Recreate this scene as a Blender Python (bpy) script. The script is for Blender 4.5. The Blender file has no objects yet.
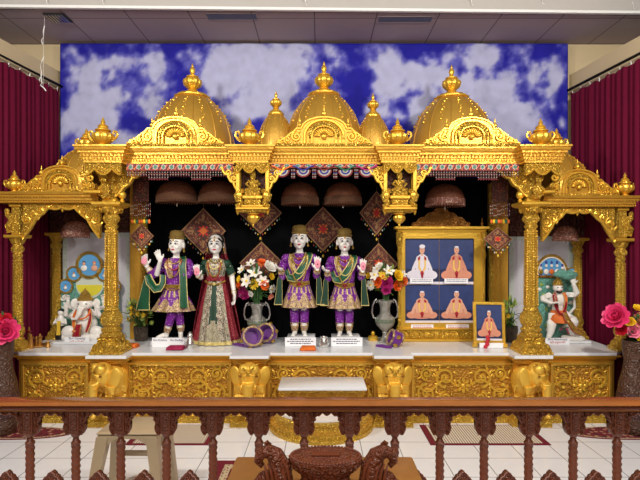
import bpy, bmesh, math, random
from math import sin, cos, pi, radians as R, sqrt
from mathutils import Vector as V, Matrix as M4, noise
random.seed(7)
F, HOR, H = 500.0, 250.0, 1.52
def W(px, py, Y): return V(((px-320)*Y/F, Y, H-(py-HOR)*Y/F))
def WX(px, Y): return (px-320)*Y/F
def WZ(py, Y): return H-(py-HOR)*Y/F
COL = bpy.context.scene.collection
# ------------------------------------------------------------------ materials
def lin(c):
    return tuple((x/12.92 if x <= .04045 else ((x+.055)/1.055)**2.4) for x in [v/255 for v in c])+(1,)
MATS = {}
def mat(name, rgb, rough=.5, metal=0.0, bump=None, spec=.5, var=0.0, emit=0, sheen=0, alpha=1, coat=0):
    m = bpy.data.materials.new(name); m.use_nodes = True
    nt = m.node_tree; b = nt.nodes['Principled BSDF']
    b.inputs['Base Color'].default_value = lin(rgb); b.inputs['Roughness'].default_value = rough
    b.inputs['Metallic'].default_value = metal; b.inputs['Specular IOR Level'].default_value = spec
    if coat: b.inputs['Coat Weight'].default_value = coat; b.inputs['Coat Roughness'].default_value = .15
    if sheen: b.inputs['Sheen Weight'].default_value = sheen
    if alpha < 1: b.inputs['Alpha'].default_value = alpha
    tc = nt.nodes.new('ShaderNodeTexCoord')
    n = nt.nodes.new('ShaderNodeTexNoise'); n.inputs['Scale'].default_value = 14; n.inputs['Detail'].default_value = 4
    nt.links.new(tc.outputs['Object'], n.inputs['Vector'])
    mx = nt.nodes.new('ShaderNodeMix'); mx.data_type = 'RGBA'
    c = lin(rgb); k = var if var else .06
    mx.inputs['A'].default_value = tuple(v*(1-k) for v in c[:3])+(1,)
    mx.inputs['B'].default_value = tuple(min(1, v*(1+k)) for v in c[:3])+(1,)
    nt.links.new(n.outputs['Fac'], mx.inputs['Factor']); nt.links.new(mx.outputs['Result'], b.inputs['Base Color'])
    if bump:
        kind, scale, dist = bump
        bp = nt.nodes.new('ShaderNodeBump'); bp.inputs['Distance'].default_value = dist; bp.inputs['Strength'].default_value = 1
        if kind == 'carve':
            dn = nt.nodes.new('ShaderNodeTexNoise'); dn.inputs['Scale'].default_value = scale*.35
            nt.links.new(tc.outputs['Object'], dn.inputs['Vector'])
            vm = nt.nodes.new('ShaderNodeVectorMath'); vm.operation = 'SCALE'; vm.inputs['Scale'].default_value = 1.6/scale
            ad = nt.nodes.new('ShaderNodeVectorMath'); ad.operation = 'ADD'
            nt.links.new(dn.outputs['Color'], vm.inputs[0]); nt.links.new(tc.outputs['Object'], ad.inputs[0]); nt.links.new(vm.outputs[0], ad.inputs[1])
            vo = nt.nodes.new('ShaderNodeTexVoronoi'); vo.feature = 'SMOOTH_F1'; vo.inputs['Scale'].default_value = scale
            vo.inputs['Smoothness'].default_value = .35
            nt.links.new(ad.outputs[0], vo.inputs['Vector'])
            mu = nt.nodes.new('ShaderNodeMath'); mu.operation = 'MULTIPLY'; mu.inputs[1].default_value = 10
            sn = nt.nodes.new('ShaderNodeMath'); sn.operation = 'SINE'
            nt.links.new(vo.outputs['Distance'], mu.inputs[0]); nt.links.new(mu.outputs[0], sn.inputs[0])
            nt.links.new(sn.outputs[0], bp.inputs['Height'])
        else:
            bn = nt.nodes.new('ShaderNodeTexNoise'); bn.inputs['Scale'].default_value = scale; bn.inputs['Detail'].default_value = 5
            nt.links.new(tc.outputs['Object'], bn.inputs['Vector']); nt.links.new(bn.outputs['Fac'], bp.inputs['Height'])
        nt.links.new(bp.outputs['Normal'], b.inputs['Normal'])
    if emit:
        b.inputs['Emission Color'].default_value = lin(rgb); b.inputs['Emission Strength'].default_value = emit
    MATS[name] = m; return m
def speck(name, base, dot, scale=60, thr=.25, rough=.6, dot2=None, metal=0):
    """a cloth with small motifs of a second colour"""
    m = mat(name, base, rough, metal); nt = m.node_tree; b = nt.nodes['Principled BSDF']
    tc = nt.nodes.new('ShaderNodeTexCoord'); vo = nt.nodes.new('ShaderNodeTexVoronoi'); vo.inputs['Scale'].default_value = scale
    vo.inputs['Randomness'].default_value = .55
    nt.links.new(tc.outputs['Object'], vo.inputs['Vector'])
    lt = nt.nodes.new('ShaderNodeMath'); lt.operation = 'LESS_THAN'; lt.inputs[1].default_value = thr
    nt.links.new(vo.outputs['Distance'], lt.inputs[0])
    mx = nt.nodes.new('ShaderNodeMix'); mx.data_type = 'RGBA'
    mx.inputs['A'].default_value = lin(base); mx.inputs['B'].default_value = lin(dot)
    nt.links.new(lt.outputs[0], mx.inputs['Factor'])
    if dot2:
        sep = nt.nodes.new('ShaderNodeSeparateColor'); nt.links.new(vo.outputs['Color'], sep.inputs[0])
        g = nt.nodes.new('ShaderNodeMath'); g.operation = 'GREATER_THAN'; g.inputs[1].default_value = .5
        nt.links.new(sep.outputs[0], g.inputs[0])
        m2 = nt.nodes.new('ShaderNodeMix'); m2.data_type = 'RGBA'; m2.inputs['A'].default_value = lin(dot); m2.inputs['B'].default_value = lin(dot2)
        nt.links.new(g.outputs[0], m2.inputs['Factor']); nt.links.new(m2.outputs['Result'], mx.inputs['B'])
    nt.links.new(mx.outputs['Result'], b.inputs['Base Color'])
    return m
def gridmat(name, base, line, sx, sy, ox, oy, w, rough, bump=0, spec=.5, var=.04):
    m = mat(name, base, rough, spec=spec, var=var); nt = m.node_tree; b = nt.nodes['Principled BSDF']
    old = b.inputs['Base Color'].links[0].from_socket
    g = nt.nodes.new('ShaderNodeNewGeometry'); s = nt.nodes.new('ShaderNodeSeparateXYZ'); nt.links.new(g.outputs['Position'], s.inputs[0])
    outs = []
    for ax, sp, of in (('X', sx, ox), ('Y', sy, oy)):
        a = nt.nodes.new('ShaderNodeMath'); a.operation = 'SUBTRACT'; a.inputs[1].default_value = of-sp*40
        nt.links.new(s.outputs[ax], a.inputs[0])
        md = nt.nodes.new('ShaderNodeMath'); md.operation = 'MODULO'; md.inputs[1].default_value = sp; nt.links.new(a.outputs[0], md.inputs[0])
        l = nt.nodes.new('ShaderNodeMath'); l.operation = 'LESS_THAN'; l.inputs[1].default_value = w; nt.links.new(md.outputs[0], l.inputs[0])
        outs.append(l)
    mxm = nt.nodes.new('ShaderNodeMath'); mxm.operation = 'MAXIMUM'; nt.links.new(outs[0].outputs[0], mxm.inputs[0]); nt.links.new(outs[1].outputs[0], mxm.inputs[1])
    mx = nt.nodes.new('ShaderNodeMix'); mx.data_type = 'RGBA'; nt.links.new(old, mx.inputs['A']); mx.inputs['B'].default_value = lin(line)
    nt.links.new(mxm.outputs[0], mx.inputs['Factor']); nt.links.new(mx.outputs['Result'], b.inputs['Base Color'])
    return m
gold = mat('gold_plain', (232,184,66), .30, .60, ('noise', 45, .003), var=.12)
goldd = mat('gold_dome', (204,156,62), .38, .55, ('noise', 60, .002), var=.12)
goldc = mat('gold_carved', (232,184,66), .30, .60, ('carve', 26, .014), var=.18)
goldf = mat('gold_fine', (234,188,72), .30, .60, ('carve', 52, .009), var=.18)
goldp = mat('gold_platform', (218,166,62), .34, .60, ('noise', 40, .003), var=.14)
goldk = mat('gold_aged', (150,100,40), .45, .55, ('carve', 40, .005), var=.2)
goldel = mat('gold_satin', (236,188,72), .42, .45, var=.1)
goldpn = mat('gold_panel_ground', (190,134,44), .5, .5, ('carve', 34, .004), var=.2)
marble = mat('white_marble', (232,233,236), .22, 0, var=.05)
statue_m = mat('statue_marble', (240,236,230), .3, 0)
black = mat('black_cloth', (5,5,7), .9, 0, spec=.1)
maroon = mat('maroon_curtain', (96,10,42), .85, 0, ('noise', 120, .001), sheen=.0, spec=.15, var=.1)
beige = mat('beige_wall', (206,186,148), .8, var=.04)
soffit = gridmat('ceiling_tile', (170,154,156), (112,100,102), .60, .60, -.06, 4.87, .012, .9)
fascia_m = mat('fascia_paint', (184,178,172), .8, var=.03)
trimw = mat('white_trim', (236,234,232), .6)
dark = mat('dark_metal', (40,36,40), .5, .3)
tile = gridmat('floor_tile', (242,244,248), (132,134,140), .2925, .306, -.563, 3.954, .006, .16, spec=.5)
wood = mat('dark_wood', (112,54,28), .36, 0, ('noise', 60, .002), var=.25)
woodp = mat('rail_wood_lit', (150,90,42), .22, 0, ('noise', 30, .001), var=.22, coat=.4)  # lighter than the dark rail wood: lit tone of the handrail top put into colour
woodd = mat('rail_wood_dark', (96,44,26), .35, 0, var=.2)
woodt = mat('table_wood', (156,106,54), .35, 0, ('noise', 25, .001), var=.25)
woodc = mat('carved_teak', (116,56,30), .36, 0, ('carve', 70, .004), var=.2)
silver = mat('silver', (190,188,180), .28, .85, ('carve', 60, .003), var=.15)
silverp = mat('silver_plain', (215,213,208), .22, .85)
paper = mat('white_paper', (245,245,248), .7)
ink = mat('ink', (60,55,90), .8)
inkr = mat('red_ink', (190,60,60), .8)
purple = speck('purple_brocade', (112,18,138), (236,200,225), 58, .22)
purplep = mat('purple_cloth', (100,16,126), .5, 0, ('noise', 60, .002), sheen=.3)
lace = speck('gold_lace', (200,172,122), (104,44,104), 85, .44, .45, (128,92,50), .2)
lacer = speck('silver_lace', (188,178,156), (104,50,52), 80, .46, .5, (36,62,46), .2)
green = mat('green_silk', (2,78,46), .4, 0, ('noise', 40, .003))
greend = mat('dark_green_cloth', (14,56,36), .6)
trimg = mat('gold_trim', (226,204,130), .4, .4, ('carve', 120, .001))
redv = speck('red_skirt', (134,18,38), (190,110,112), 75, .27)
veilm = mat('veil', (196,150,130), .7, 0, alpha=.55)
capm = mat('cap_brocade', (140,112,52), .55, .3, ('carve', 120, .002), var=.2)
hairm = mat('black_hair', (20,16,16), .6)
pink = mat('palm_pink', (238,150,170), .5)
lipm = mat('lip_red', (200,50,70), .4)
eyem = mat('eye_black', (24,18,22), .3)
mgold = mat('jewel_gold', (212,170,80), .3, .8, ('carve', 150, .002))
redjew = mat('ruby', (150,20,40), .3)
orange = mat('orange_cloth', (232,116,40), .7, 0, ('noise', 50, .003))
magc = mat('magenta_cloth', (158,20,70), .7, 0, ('noise', 50, .003))
teal = mat('painted_teal', (120,186,170), .5, 0, ('carve', 60, .005), var=.3)
skyb = mat('painted_sky', (90,160,215), .5)
sunm = mat('painted_sun', (226,214,60), .5)
sungr = mat('painted_haze', (206,214,200), .5)
brownf = speck('brown_umbrella', (106,56,32), (156,100,60), 110, .34, .7, (84,40,30))
brownd = mat('beaded_rim', (150,104,76), .6, .1, ('carve', 200, .004), var=.3)
pinkf = speck('pink_umbrella', (128,78,62), (214,186,170), 90, .34, .6, (110,44,40))
threadr = speck('red_thread', (104,36,30), (170,110,60), 75, .34, .7, (40,30,26))
threadd = speck('dark_thread', (60,34,26), (150,100,60), 85, .3, .7, (120,30,30))
threadg = mat('gold_thread', (170,128,86), .6, .2, ('carve', 150, .001))
redm = mat('motif_red', (190,34,30), .7)
orm = mat('motif_orange', (220,110,40), .7)
whm = mat('bead_white', (206,200,192), .5)
rem = mat('bead_red', (158,54,56), .5)
grm = mat('bead_green', (40,110,84), .5)
remd = mat('valance_red', (128,40,44), .6); whmd = mat('valance_white', (184,176,166), .6)
blm = mat('bead_blue', (60,60,150), .5)
yem = mat('bead_yellow', (230,190,60), .5)
leafm = mat('leaf_green', (56,98,42), .5, var=.3)
leafl = mat('leaf_light', (150,176,80), .5, var=.3)
fpink = mat('petal_pink', (232,60,120), .5, var=.2); flp = mat('petal_light_pink', (240,130,160), .5, var=.15)
fred = mat('petal_red', (196,24,44), .5, var=.2); fwh = mat('petal_white', (246,242,232), .5)
fye = mat('petal_yellow', (248,206,40), .5, var=.1); fora = mat('petal_orange', (240,112,40), .5, var=.15)
fmag = mat('petal_magenta', (186,40,120), .5, var=.2); fpe = mat('petal_peach', (240,160,130), .5, var=.1)
rugm = mat('rug_maroon', (112,16,34), .95, 0, ('noise', 200, .002))
rugred = speck('rug_floral', (112,24,38), (176,130,104), 22, .34, .95, (60,20,34))
rugc = speck('rug_cream', (196,176,140), (120,60,50), 40, .3, .95)
stoolm = mat('beige_plastic', (176,154,122), .35, var=.03)
navy = mat('picture_blue', (44,60,112), .45, var=.35)
navyd = mat('picture_dark', (30,38,78), .45, var=.4)
skin = mat('painted_skin', (226,168,140), .5); saff = mat('painted_saffron', (218,146,118), .5, var=.1)
pwhite = mat('painted_white', (226,220,232), .5); garl = mat('painted_garland', (238,196,100), .5); garr = mat('painted_red', (176,24,44), .5)
vaseb = mat('brown_vase', (84,56,42), .35, 0, ('carve', 30, .004), var=.3)
boardm = mat('grey_board', (206,204,212), .4, var=.06)
boardb = speck('board_border', (196,204,196), (120,150,130), 50, .3)
maroonw = mat('brown_inner', (74,36,22), .6, 0, ('carve', 20, .006), var=.2)
# ------------------------------------------------------------------ mesh builder
def frame(d, up=V((0,0,1))):
    d = V(d).normalized(); a = V(up)
    if abs(d.dot(a)) > .98: a = V((1,0,0))
    x = d.cross(a).normalized(); y = x.cross(d).normalized()
    return x, y, d
class MB:
    def __init__(s): s.v = []; s.f = []; s.m = []; s.ms = []; s.T = None
    def mi(s, m):
        if m is None: m = s.ms[0] if s.ms else gold
        if m not in s.ms: s.ms.append(m)
        return s.ms.index(m)
    def add(s, vs, fs, m=None):
        o = len(s.v); i = s.mi(m)
        if s.T is not None: vs = [s.T @ V(v) for v in vs]
        s.v.extend([V(v) for v in vs])
        for f in fs: s.f.append(tuple(k+o for k in f)); s.m.append(i)
        return s
    def box(s, x0, x1, y0, y1, z0, z1, m=None, b=0):
        if x0 > x1: x0, x1 = x1, x0
        if y0 > y1: y0, y1 = y1, y0
        if z0 > z1: z0, z1 = z1, z0
        if b <= 0:
            v = [(x, y, z) for z in (z0, z1) for y in (y0, y1) for x in (x0, x1)]
            return s.add(v, [(0,2,3,1), (4,5,7,6), (0,1,5,4), (2,6,7,3), (0,4,6,2), (1,3,7,5)], m)
        b = min(b, (x1-x0)*.45, (y1-y0)*.45, (z1-z0)*.45)
        rings = []
        for z, i in ((z0, b), (z0+b, 0), (z1-b, 0), (z1, b)):
            a0, a1, c0, c1 = x0+i, x1-i, y0+i, y1-i
            k = b*.7
            rings.append([(a0+k,c0,z), (a1-k,c0,z), (a1,c0+k,z), (a1,c1-k,z), (a1-k,c1,z), (a0+k,c1,z), (a0,c1-k,z), (a0,c0+k,z)])
        return s.loft(rings, m)
    def loft(s, rings, m=None, cap=True, close=True):
        n = len(rings[0]); vs = [p for r in rings for p in r]; fs = []
        for j in range(len(rings)-1):
            for i in range(n if close else n-1):
                k = (i+1) % n; fs.append((j*n+i, j*n+k, (j+1)*n+k, (j+1)*n+i))
        if cap:
            fs.append(tuple(range(n-1, -1, -1))); fs.append(tuple((len(rings)-1)*n+i for i in range(n)))
        return s.add(vs, fs, m)
    def lathe(s, prof, c, n=24, m=None, fl=None, sx=1, sy=1, sq=False, rot=0, twist=0):
        """prof = (r, z) from bottom to top; fl = (count, depth, zlow, zhigh) flutes"""
        rings = []
        for r, z in prof:
            ring = []
            for i in range(n):
                a = 2*pi*i/n+rot+twist*z
                rr = r
                if fl and fl[2] <= z <= fl[3]: rr = r*(1+fl[1]*cos(fl[0]*a))
                if sq:
                    q = max(abs(cos(a)), abs(sin(a))); rr = r/q
                ring.append((c[0]+rr*cos(a)*sx, c[1]+rr*sin(a)*sy, c[2]+z))
            rings.append(ring)
        return s.loft(rings, m)
    def tube(s, pts, r, n=6, m=None, closed=False, flat=1.0):
        pts = [V(p) for p in pts]; L = len(pts)
        rr = r if isinstance(r, (list, tuple)) else [r]*L
        rings = []; px = None
        for i, p in enumerate(pts):
            if closed: d = pts[(i+1) % L]-pts[(i-1) % L]
            else: d = pts[min(i+1, L-1)]-pts[max(i-1, 0)]
            if d.length < 1e-9: d = V((0,0,1))
            d.normalize()
            if px is None: x, y, _ = frame(d, V((0,1,0)) if abs(d.y) < .9 else V((0,0,1)))
            else:
                x = (px-d*px.dot(d))
                if x.length < 1e-6: x, y, _ = frame(d)
                x.normalize(); y = d.cross(x)
            px = x
            rings.append([p+x*cos(2*pi*k/n)*rr[i]+y*sin(2*pi*k/n)*rr[i]*flat for k in range(n)])
        if closed: rings.append(rings[0]); return s.loft(rings, m, cap=False)
        return s.loft(rings, m)
    def ell(s, c, r, m=None, n=12, k=8, rot=None):
        if not isinstance(r, (tuple, list)): r = (r, r, r)
        c = V(c); vs = []; fs = []
        for j in range(1, k):
            t = pi*j/k
            for i in range(n):
                a = 2*pi*i/n; p = V((r[0]*sin(t)*cos(a), r[1]*sin(t)*sin(a), -r[2]*cos(t)))
                if rot is not None: p = rot @ p
                vs.append(c+p)
        b = V((0,0,-r[2])); t_ = V((0,0,r[2]))
        if rot is not None: b = rot @ b; t_ = rot @ t_
        vs.append(c+b); vs.append(c+t_); B = len(vs)-2
        for j in range(k-2):
            for i in range(n):
                q = (i+1) % n; fs.append((j*n+i, j*n+q, (j+1)*n+q, (j+1)*n+i))
        for i in range(n):
            q = (i+1) % n; fs.append((B, q, i)); fs.append((B+1, (k-2)*n+i, (k-2)*n+q))
        return s.add(vs, fs, m)
    def strip(s, low, top, y0, y1, m=None):
        """solid between a lower and an upper outline (lists of (x,z), same length), from depth y0 to y1"""
        n = len(low); vs = []
        for (x, z), (X, Z) in zip(low, top): vs += [(x,y0,z), (X,y0,Z), (X,y1,Z), (x,y1,z)]
        fs = []
        for i in range(n-1):
            a = i*4; b = a+4
            fs += [(a, b, b+1, a+1), (a+1, b+1, b+2, a+2), (a+2, b+2, b+3, a+3), (a+3, b+3, b, a)]
        fs += [(0,1,2,3), ((n-1)*4+3, (n-1)*4+2, (n-1)*4+1, (n-1)*4)]
        return s.add(vs, fs, m)
    def prism(s, pts, y0, y1, m=None):
        n = len(pts); vs = [(x, y0, z) for x, z in pts]+[(x, y1, z) for x, z in pts]
        fs = [tuple(range(n)), tuple(range(2*n-1, n-1, -1))]+[(i, i+n, (i+1) % n+n, (i+1) % n) for i in range(n)]
        return s.add(vs, fs, m)
    def plan(s, pts, z0, z1, m=None):
        n = len(pts); vs = [(x, y, z0) for x, y in pts]+[(x, y, z1) for x, y in pts]
        fs = [tuple(range(n-1, -1, -1)), tuple(range(n, 2*n))]+[(i, (i+1) % n, (i+1) % n+n, i+n) for i in range(n)]
        return s.add(vs, fs, m)
    def sweep(s, path, prof, m=None):
        """moulding: plan path (x,y) walked left to right, profile (d,z) pushed to the right-hand (outer) side"""
        n = len(path); nor = []
        for i in range(n-1):
            d = V((path[i+1][0]-path[i][0], path[i+1][1]-path[i][1])).normalized(); nor.append(V((d.y, -d.x)))
        rings = []
        for i in range(n):
            if i == 0: o = nor[0]
            elif i == n-1: o = nor[-1]
            else:
                a, b = nor[i-1], nor[i]; o = (a+b)/(1+a.dot(b)) if 1+a.dot(b) > .1 else a
            rings.append([(path[i][0]+o.x*d, path[i][1]+o.y*d, z) for d, z in prof])
        return s.loft(rings, m, cap=True, close=True)
    def beads(s, path, d, z, step, r, m=None):
        for i in range(len(path)-1):
            a = V(path[i]); b = V(path[i+1]); L = (b-a).length
            if L < step: continue
            t = (b-a)/L; nn = V((t.y, -t.x)); k = int(L/step)
            for j in range(k+1):
                p = a+t*(j*L/k)+nn*d
                s.add([(p.x-r,p.y,z), (p.x+r,p.y,z), (p.x,p.y-r,z), (p.x,p.y+r,z), (p.x,p.y,z-r*1.4), (p.x,p.y,z+r*1.4)],
                      [(0,2,5), (2,1,5), (1,3,5), (3,0,5), (2,0,4), (1,2,4), (3,1,4), (0,3,4)], m)
        return s
    def pat(s, o, u, v, nu, nv, fn, th=.004):
        """flat patterned panel: material of each cell from fn(a,b) with a,b in 0..1"""
        o, u, v = V(o), V(u), V(v); nrm = u.cross(v).normalized()*th
        base = len(s.v); cell = {}
        vs = [o+u*(i/nu)+v*(j/nv)+nrm for j in range(nv+1) for i in range(nu+1)]
        if s.T is not None: vs = [s.T @ p for p in vs]
        s.v.extend(vs)
        for j in range(nv):
            for i in range(nu):
                m = fn((i+.5)/nu, (j+.5)/nv)
                if m is None: continue
                a = base+j*(nu+1)+i; s.f.append((a, a+1, a+nu+2, a+nu+1)); s.m.append(s.mi(m))
        back = [o, o+u, o+u+v, o+v]; fr = [p+nrm*.98 for p in back]
        s.add(back+fr, [(3,2,1,0), (0,1,5,4), (1,2,6,5), (2,3,7,6), (3,0,4,7)], None)
        return s
    def ribbon(s, pts, wv, mids, edge=None, th=.004, ef=.12):
        """cloth strip along pts, half width vectors wv, edged"""
        pts = [V(p) for p in pts]; wv = [V(w) for w in wv]; rows = []
        us = (-1, -1+ef*2, -.4, .2, 1-ef*2, 1) if edge else (-1, -.4, .2, 1)
        for i, p in enumerate(pts):
            d = pts[min(i+1, len(pts)-1)]-pts[max(i-1, 0)]; nn = d.cross(wv[i]); nn = nn.normalized() if nn.length > 1e-9 else V((0,-1,0))
            f = [p+wv[i]*u+nn*(th*.5+.004*cos(u*7)*(1 if abs(u) < .9 else 0)) for u in us]
            b = [p+wv[i]*u-nn*th*.5 for u in reversed(us)]
            rows.append(f+b)
        n = len(rows[0]); k = len(us)
        for j in range(len(rows)-1):
            for i in range(n):
                q = (i+1) % n
                m = mids
                if edge and (i in (0, k-2) or i in (k, n-2)): m = edge
                s.add([rows[j][i], rows[j][q], rows[j+1][q], rows[j+1][i]], [(0,1,2,3)], m)
        s.add(rows[0], [tuple(range(n))], mids); s.add(rows[-1], [tuple(range(n-1, -1, -1))], mids)
        return s
def bounds(vs):
    return [(min(v[i] for v in vs), max(v[i] for v in vs)) for i in range(3)]
ROOT = {}
def tag(o, label=None, cat=None, group=None, kind=None):
    if label: o['label'] = label
    if cat: o['category'] = cat
    if group: o['group'] = group
    if kind: o['kind'] = kind
    return o
def thing(name, loc, label, cat, group=None, rotz=0):
    o = bpy.data.objects.new(name, None); COL.objects.link(o); o.location = loc; o.empty_display_size = .05
    o.rotation_euler = (0, 0, rotz); ROOT[o] = V(loc); tag(o, label, cat, group); return o
def build(name, mb, parent=None, ang=40, label=None, cat=None, group=None, kind=None, remesh=None, local=False, weld=True):
    me = bpy.data.meshes.new(name)
    if parent is not None: org = ROOT[parent]
    else:
        b = bounds(mb.v); org = V(((b[0][0]+b[0][1])/2, (b[1][0]+b[1][1])/2, b[2][0]))
    if local: org = V((0,0,0)) if parent is not None else org
    me.from_pydata([tuple(v-org) for v in mb.v], [], mb.f)
    for m in mb.ms: me.materials.append(m)
    me.polygons.foreach_set('material_index', mb.m)
    if weld:
        bm = bmesh.new(); bm.from_mesh(me); bmesh.ops.remove_doubles(bm, verts=bm.verts, dist=1e-5)
        bmesh.ops.recalc_face_normals(bm, faces=bm.faces); bm.to_mesh(me); bm.free()
    me.update()
    o = bpy.data.objects.new(name, me); COL.objects.link(o)
    if parent is None: o.location = org
    else: o.parent = parent
    ROOT[o] = org
    if remesh:
        md = o.modifiers.new('r', 'REMESH'); md.mode = 'VOXEL'; md.voxel_size = remesh; md.use_smooth_shade = True
        sm = o.modifiers.new('s', 'SMOOTH'); sm.iterations = 2; sm.factor = .5
        dg = bpy.context.evaluated_depsgraph_get(); dg.update()
        nm = bpy.data.meshes.new_from_object(o.evaluated_get(dg)); o.modifiers.clear(); o.data = nm; nm.name = name
        me = nm
        if not me.materials: 
            for m in mb.ms: me.materials.append(m)
    me.shade_smooth()
    if not remesh: me.set_sharp_from_angle(angle=R(ang))
    tag(o, label, cat, group, kind); return o
def kids(o): return [c for c in bpy.data.objects if c.parent == o]
def copy_tree(o, parent=None, delta=None):
    c = o.copy(); COL.objects.link(c)
    if parent is not None: c.parent = parent
    if delta is not None: c.location = V(o.location)+V(delta)
    ROOT[c] = ROOT.get(o, V((0,0,0)))
    for ch in kids(o): copy_tree(ch, c)
    return c
def spiral(cx, cz, r, turns, a0, sgn, y, n=26, rise=0):
    return [V((cx+(r*(1-.86*t/n))*cos(a0+sgn*2*pi*turns*t/n), y-rise*t/n, cz+(r*(1-.86*t/n))*sin(a0+sgn*2*pi*turns*t/n))) for t in range(n+1)]
def rosette(mb, x, y, z, r, n=8, m=None):
    mb.ell((x, y, z), (r*.35, r*.3, r*.35), m, 8, 6)
    for i in range(n):
        a = 2*pi*i/n
        mb.ell((x+r*.68*cos(a), y, z+r*.68*sin(a)), (r*.34, r*.18, r*.24), m, 6, 4, M4.Rotation(-a, 3, 'Y'))
def leaf(mb, x, y, z, L, w, a, m=None):
    mb.ell((x, y, z), (L, w*.6, w), m, 6, 5, M4.Rotation(-a, 3, 'Y'))
def scrollwork(mb, x0, x1, z0, z1, y, r=None, m=None, tr=.006, seed=1, sym=True):
    """a running vine: spirals alternate above and below a wavy stem, mirrored about the middle flower"""
    rnd = random.Random(seed); w = x1-x0; h = z1-z0; cx = (x0+x1)/2; r = r or h*.25; zc = (z0+z1)/2; r = min(r, h*.30)
    rosette(mb, cx, y, zc, r*.8, 8, m); rosette(mb, cx, y-.004, zc, r*.4, 5, m)
    n = max(1, int((w/2-r*.8)/(1.75*r))); st = (w/2-r*.9)/n
    for s in (-1, 1):
        stem = [(cx+s*(r*.8+(w/2-r*.9)*t/40), y, zc+.16*h*sin(pi*n*t/40)) for t in range(41)]
        mb.tube(stem, tr*1.1, 6, m)
        for i in range(n):
            x = cx+s*(r*.85+st*(i+.5))
            for up in (1, -1):
                big = (i % 2 == 0) == (up > 0); rr = r*(1.0 if big else .62); zz = zc+up*(h*.5-rr-.004)
                a0 = -up*pi/2
                p = spiral(x, zz, rr, 1.7, a0, s*up, y, 26, .004)
                mb.tube(p, [tr*(1.35-.6*k/26) for k in range(27)], 6, m); rosette(mb, x, y-.006, zz, rr*.32, 6, m)
                for k in range(6):
                    a = a0+s*up*(.9+k*.85); leaf(mb, x+cos(a)*rr*1.10, y, zz+sin(a)*rr*1.10, rr*.26, rr*.12, a+s*up*.9, m)
                leaf(mb, x+s*st*.5, y, zc+up*h*.36, r*.34, r*.14, up*s*1.0, m); leaf(mb, x+s*st*.42, y, zc+up*h*.20, r*.25, r*.11, -up*s*.5, m)
# ------------------------------------------------------------------ the setting
def struct(name, mb, **k): return build(name, mb, kind='structure', **k)
m = MB(); m.box(-3.9, 3.9, .6, 5.62, -.08, 0, tile); struct('floor', m)
m = MB(); m.box(-3.9, 3.9, 5.5, 5.62, 0, 3.78, beige); struct('wall_back', m)
m = MB(); m.T = None
m.plan([(-3.3, 1.6), (-2.84, 5.5), (-2.96, 5.5), (-3.42, 1.6)], 0, 3.47, beige); struct('wall_left', m)
m = MB(); m.plan([(3.22, 1.6), (3.34, 1.6), (2.86, 5.5), (2.74, 5.5)], 0, 3.44, beige); struct('wall_right', m)
m = MB(); m.plan([(-3.9, 4.69), (3.9, 4.84), (3.9, 5.62), (-3.9, 5.62)], 3.78, 3.86, soffit); struct('ceiling', m)
m = MB(); m.plan([(-3.9, 4.62), (3.9, 4.78), (3.9, 4.84), (-3.9, 4.69)], 3.79, 4.5, fascia_m); struct('trim_1', m)
m = MB(); m.plan([(-3.9, 4.60), (3.9, 4.76), (3.9, 4.79), (-3.9, 4.63)], 3.765, 3.79, trimw); struct('trim_2', m)
m = MB()
for x in (-3.4, -2.2, -1.0, .22, 1.42, 2.62): m.box(x, x+.006, 4.6, 4.7, 3.8, 4.5, mat('joint', (150,146,142), .8)) if False else None
# printed cloud cloth
def cloudfield(px, py):
    B = [(98,95,38,52,1), (130,55,14,14,.5), (84,125,24,25,.7), (158,60,10,14,.8), (148,100,12,20,.35), (250,90,48,48,1), (226,60,26,22,.8),
         (280,70,34,32,.8), (342,52,18,9,.6), (405,85,34,40,1), (380,110,14,24,.5), (470,85,36,34,1), (508,105,34,26,1), (520,132,24,16,.7),
         (486,60,14,10,.7), (556,74,10,30,.9), (562,122,4,6,.8), (530,48,7,6,.5), (550,95,8,12,.5), (118,140,20,10,.6), (296,120,20,20,.5)]
    s = -.50
    for x, y, a, b, w in B:
        q = ((px-x)/a)**2+((py-y)/b)**2; s += w*1.10*math.exp(-q*.8)
    n = noise.fractal(V((px*.035, py*.035, 3.1)), 1.0, 2.0, 5)
    n2 = noise.fractal(V((px*.11, py*.11, 9.1)), 1.0, 2.0, 4)
    s += n*.95+n2*.25
    t = max(0, min(1, .32+s*1.05)); return t*t*(3-2*t), n2
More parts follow.
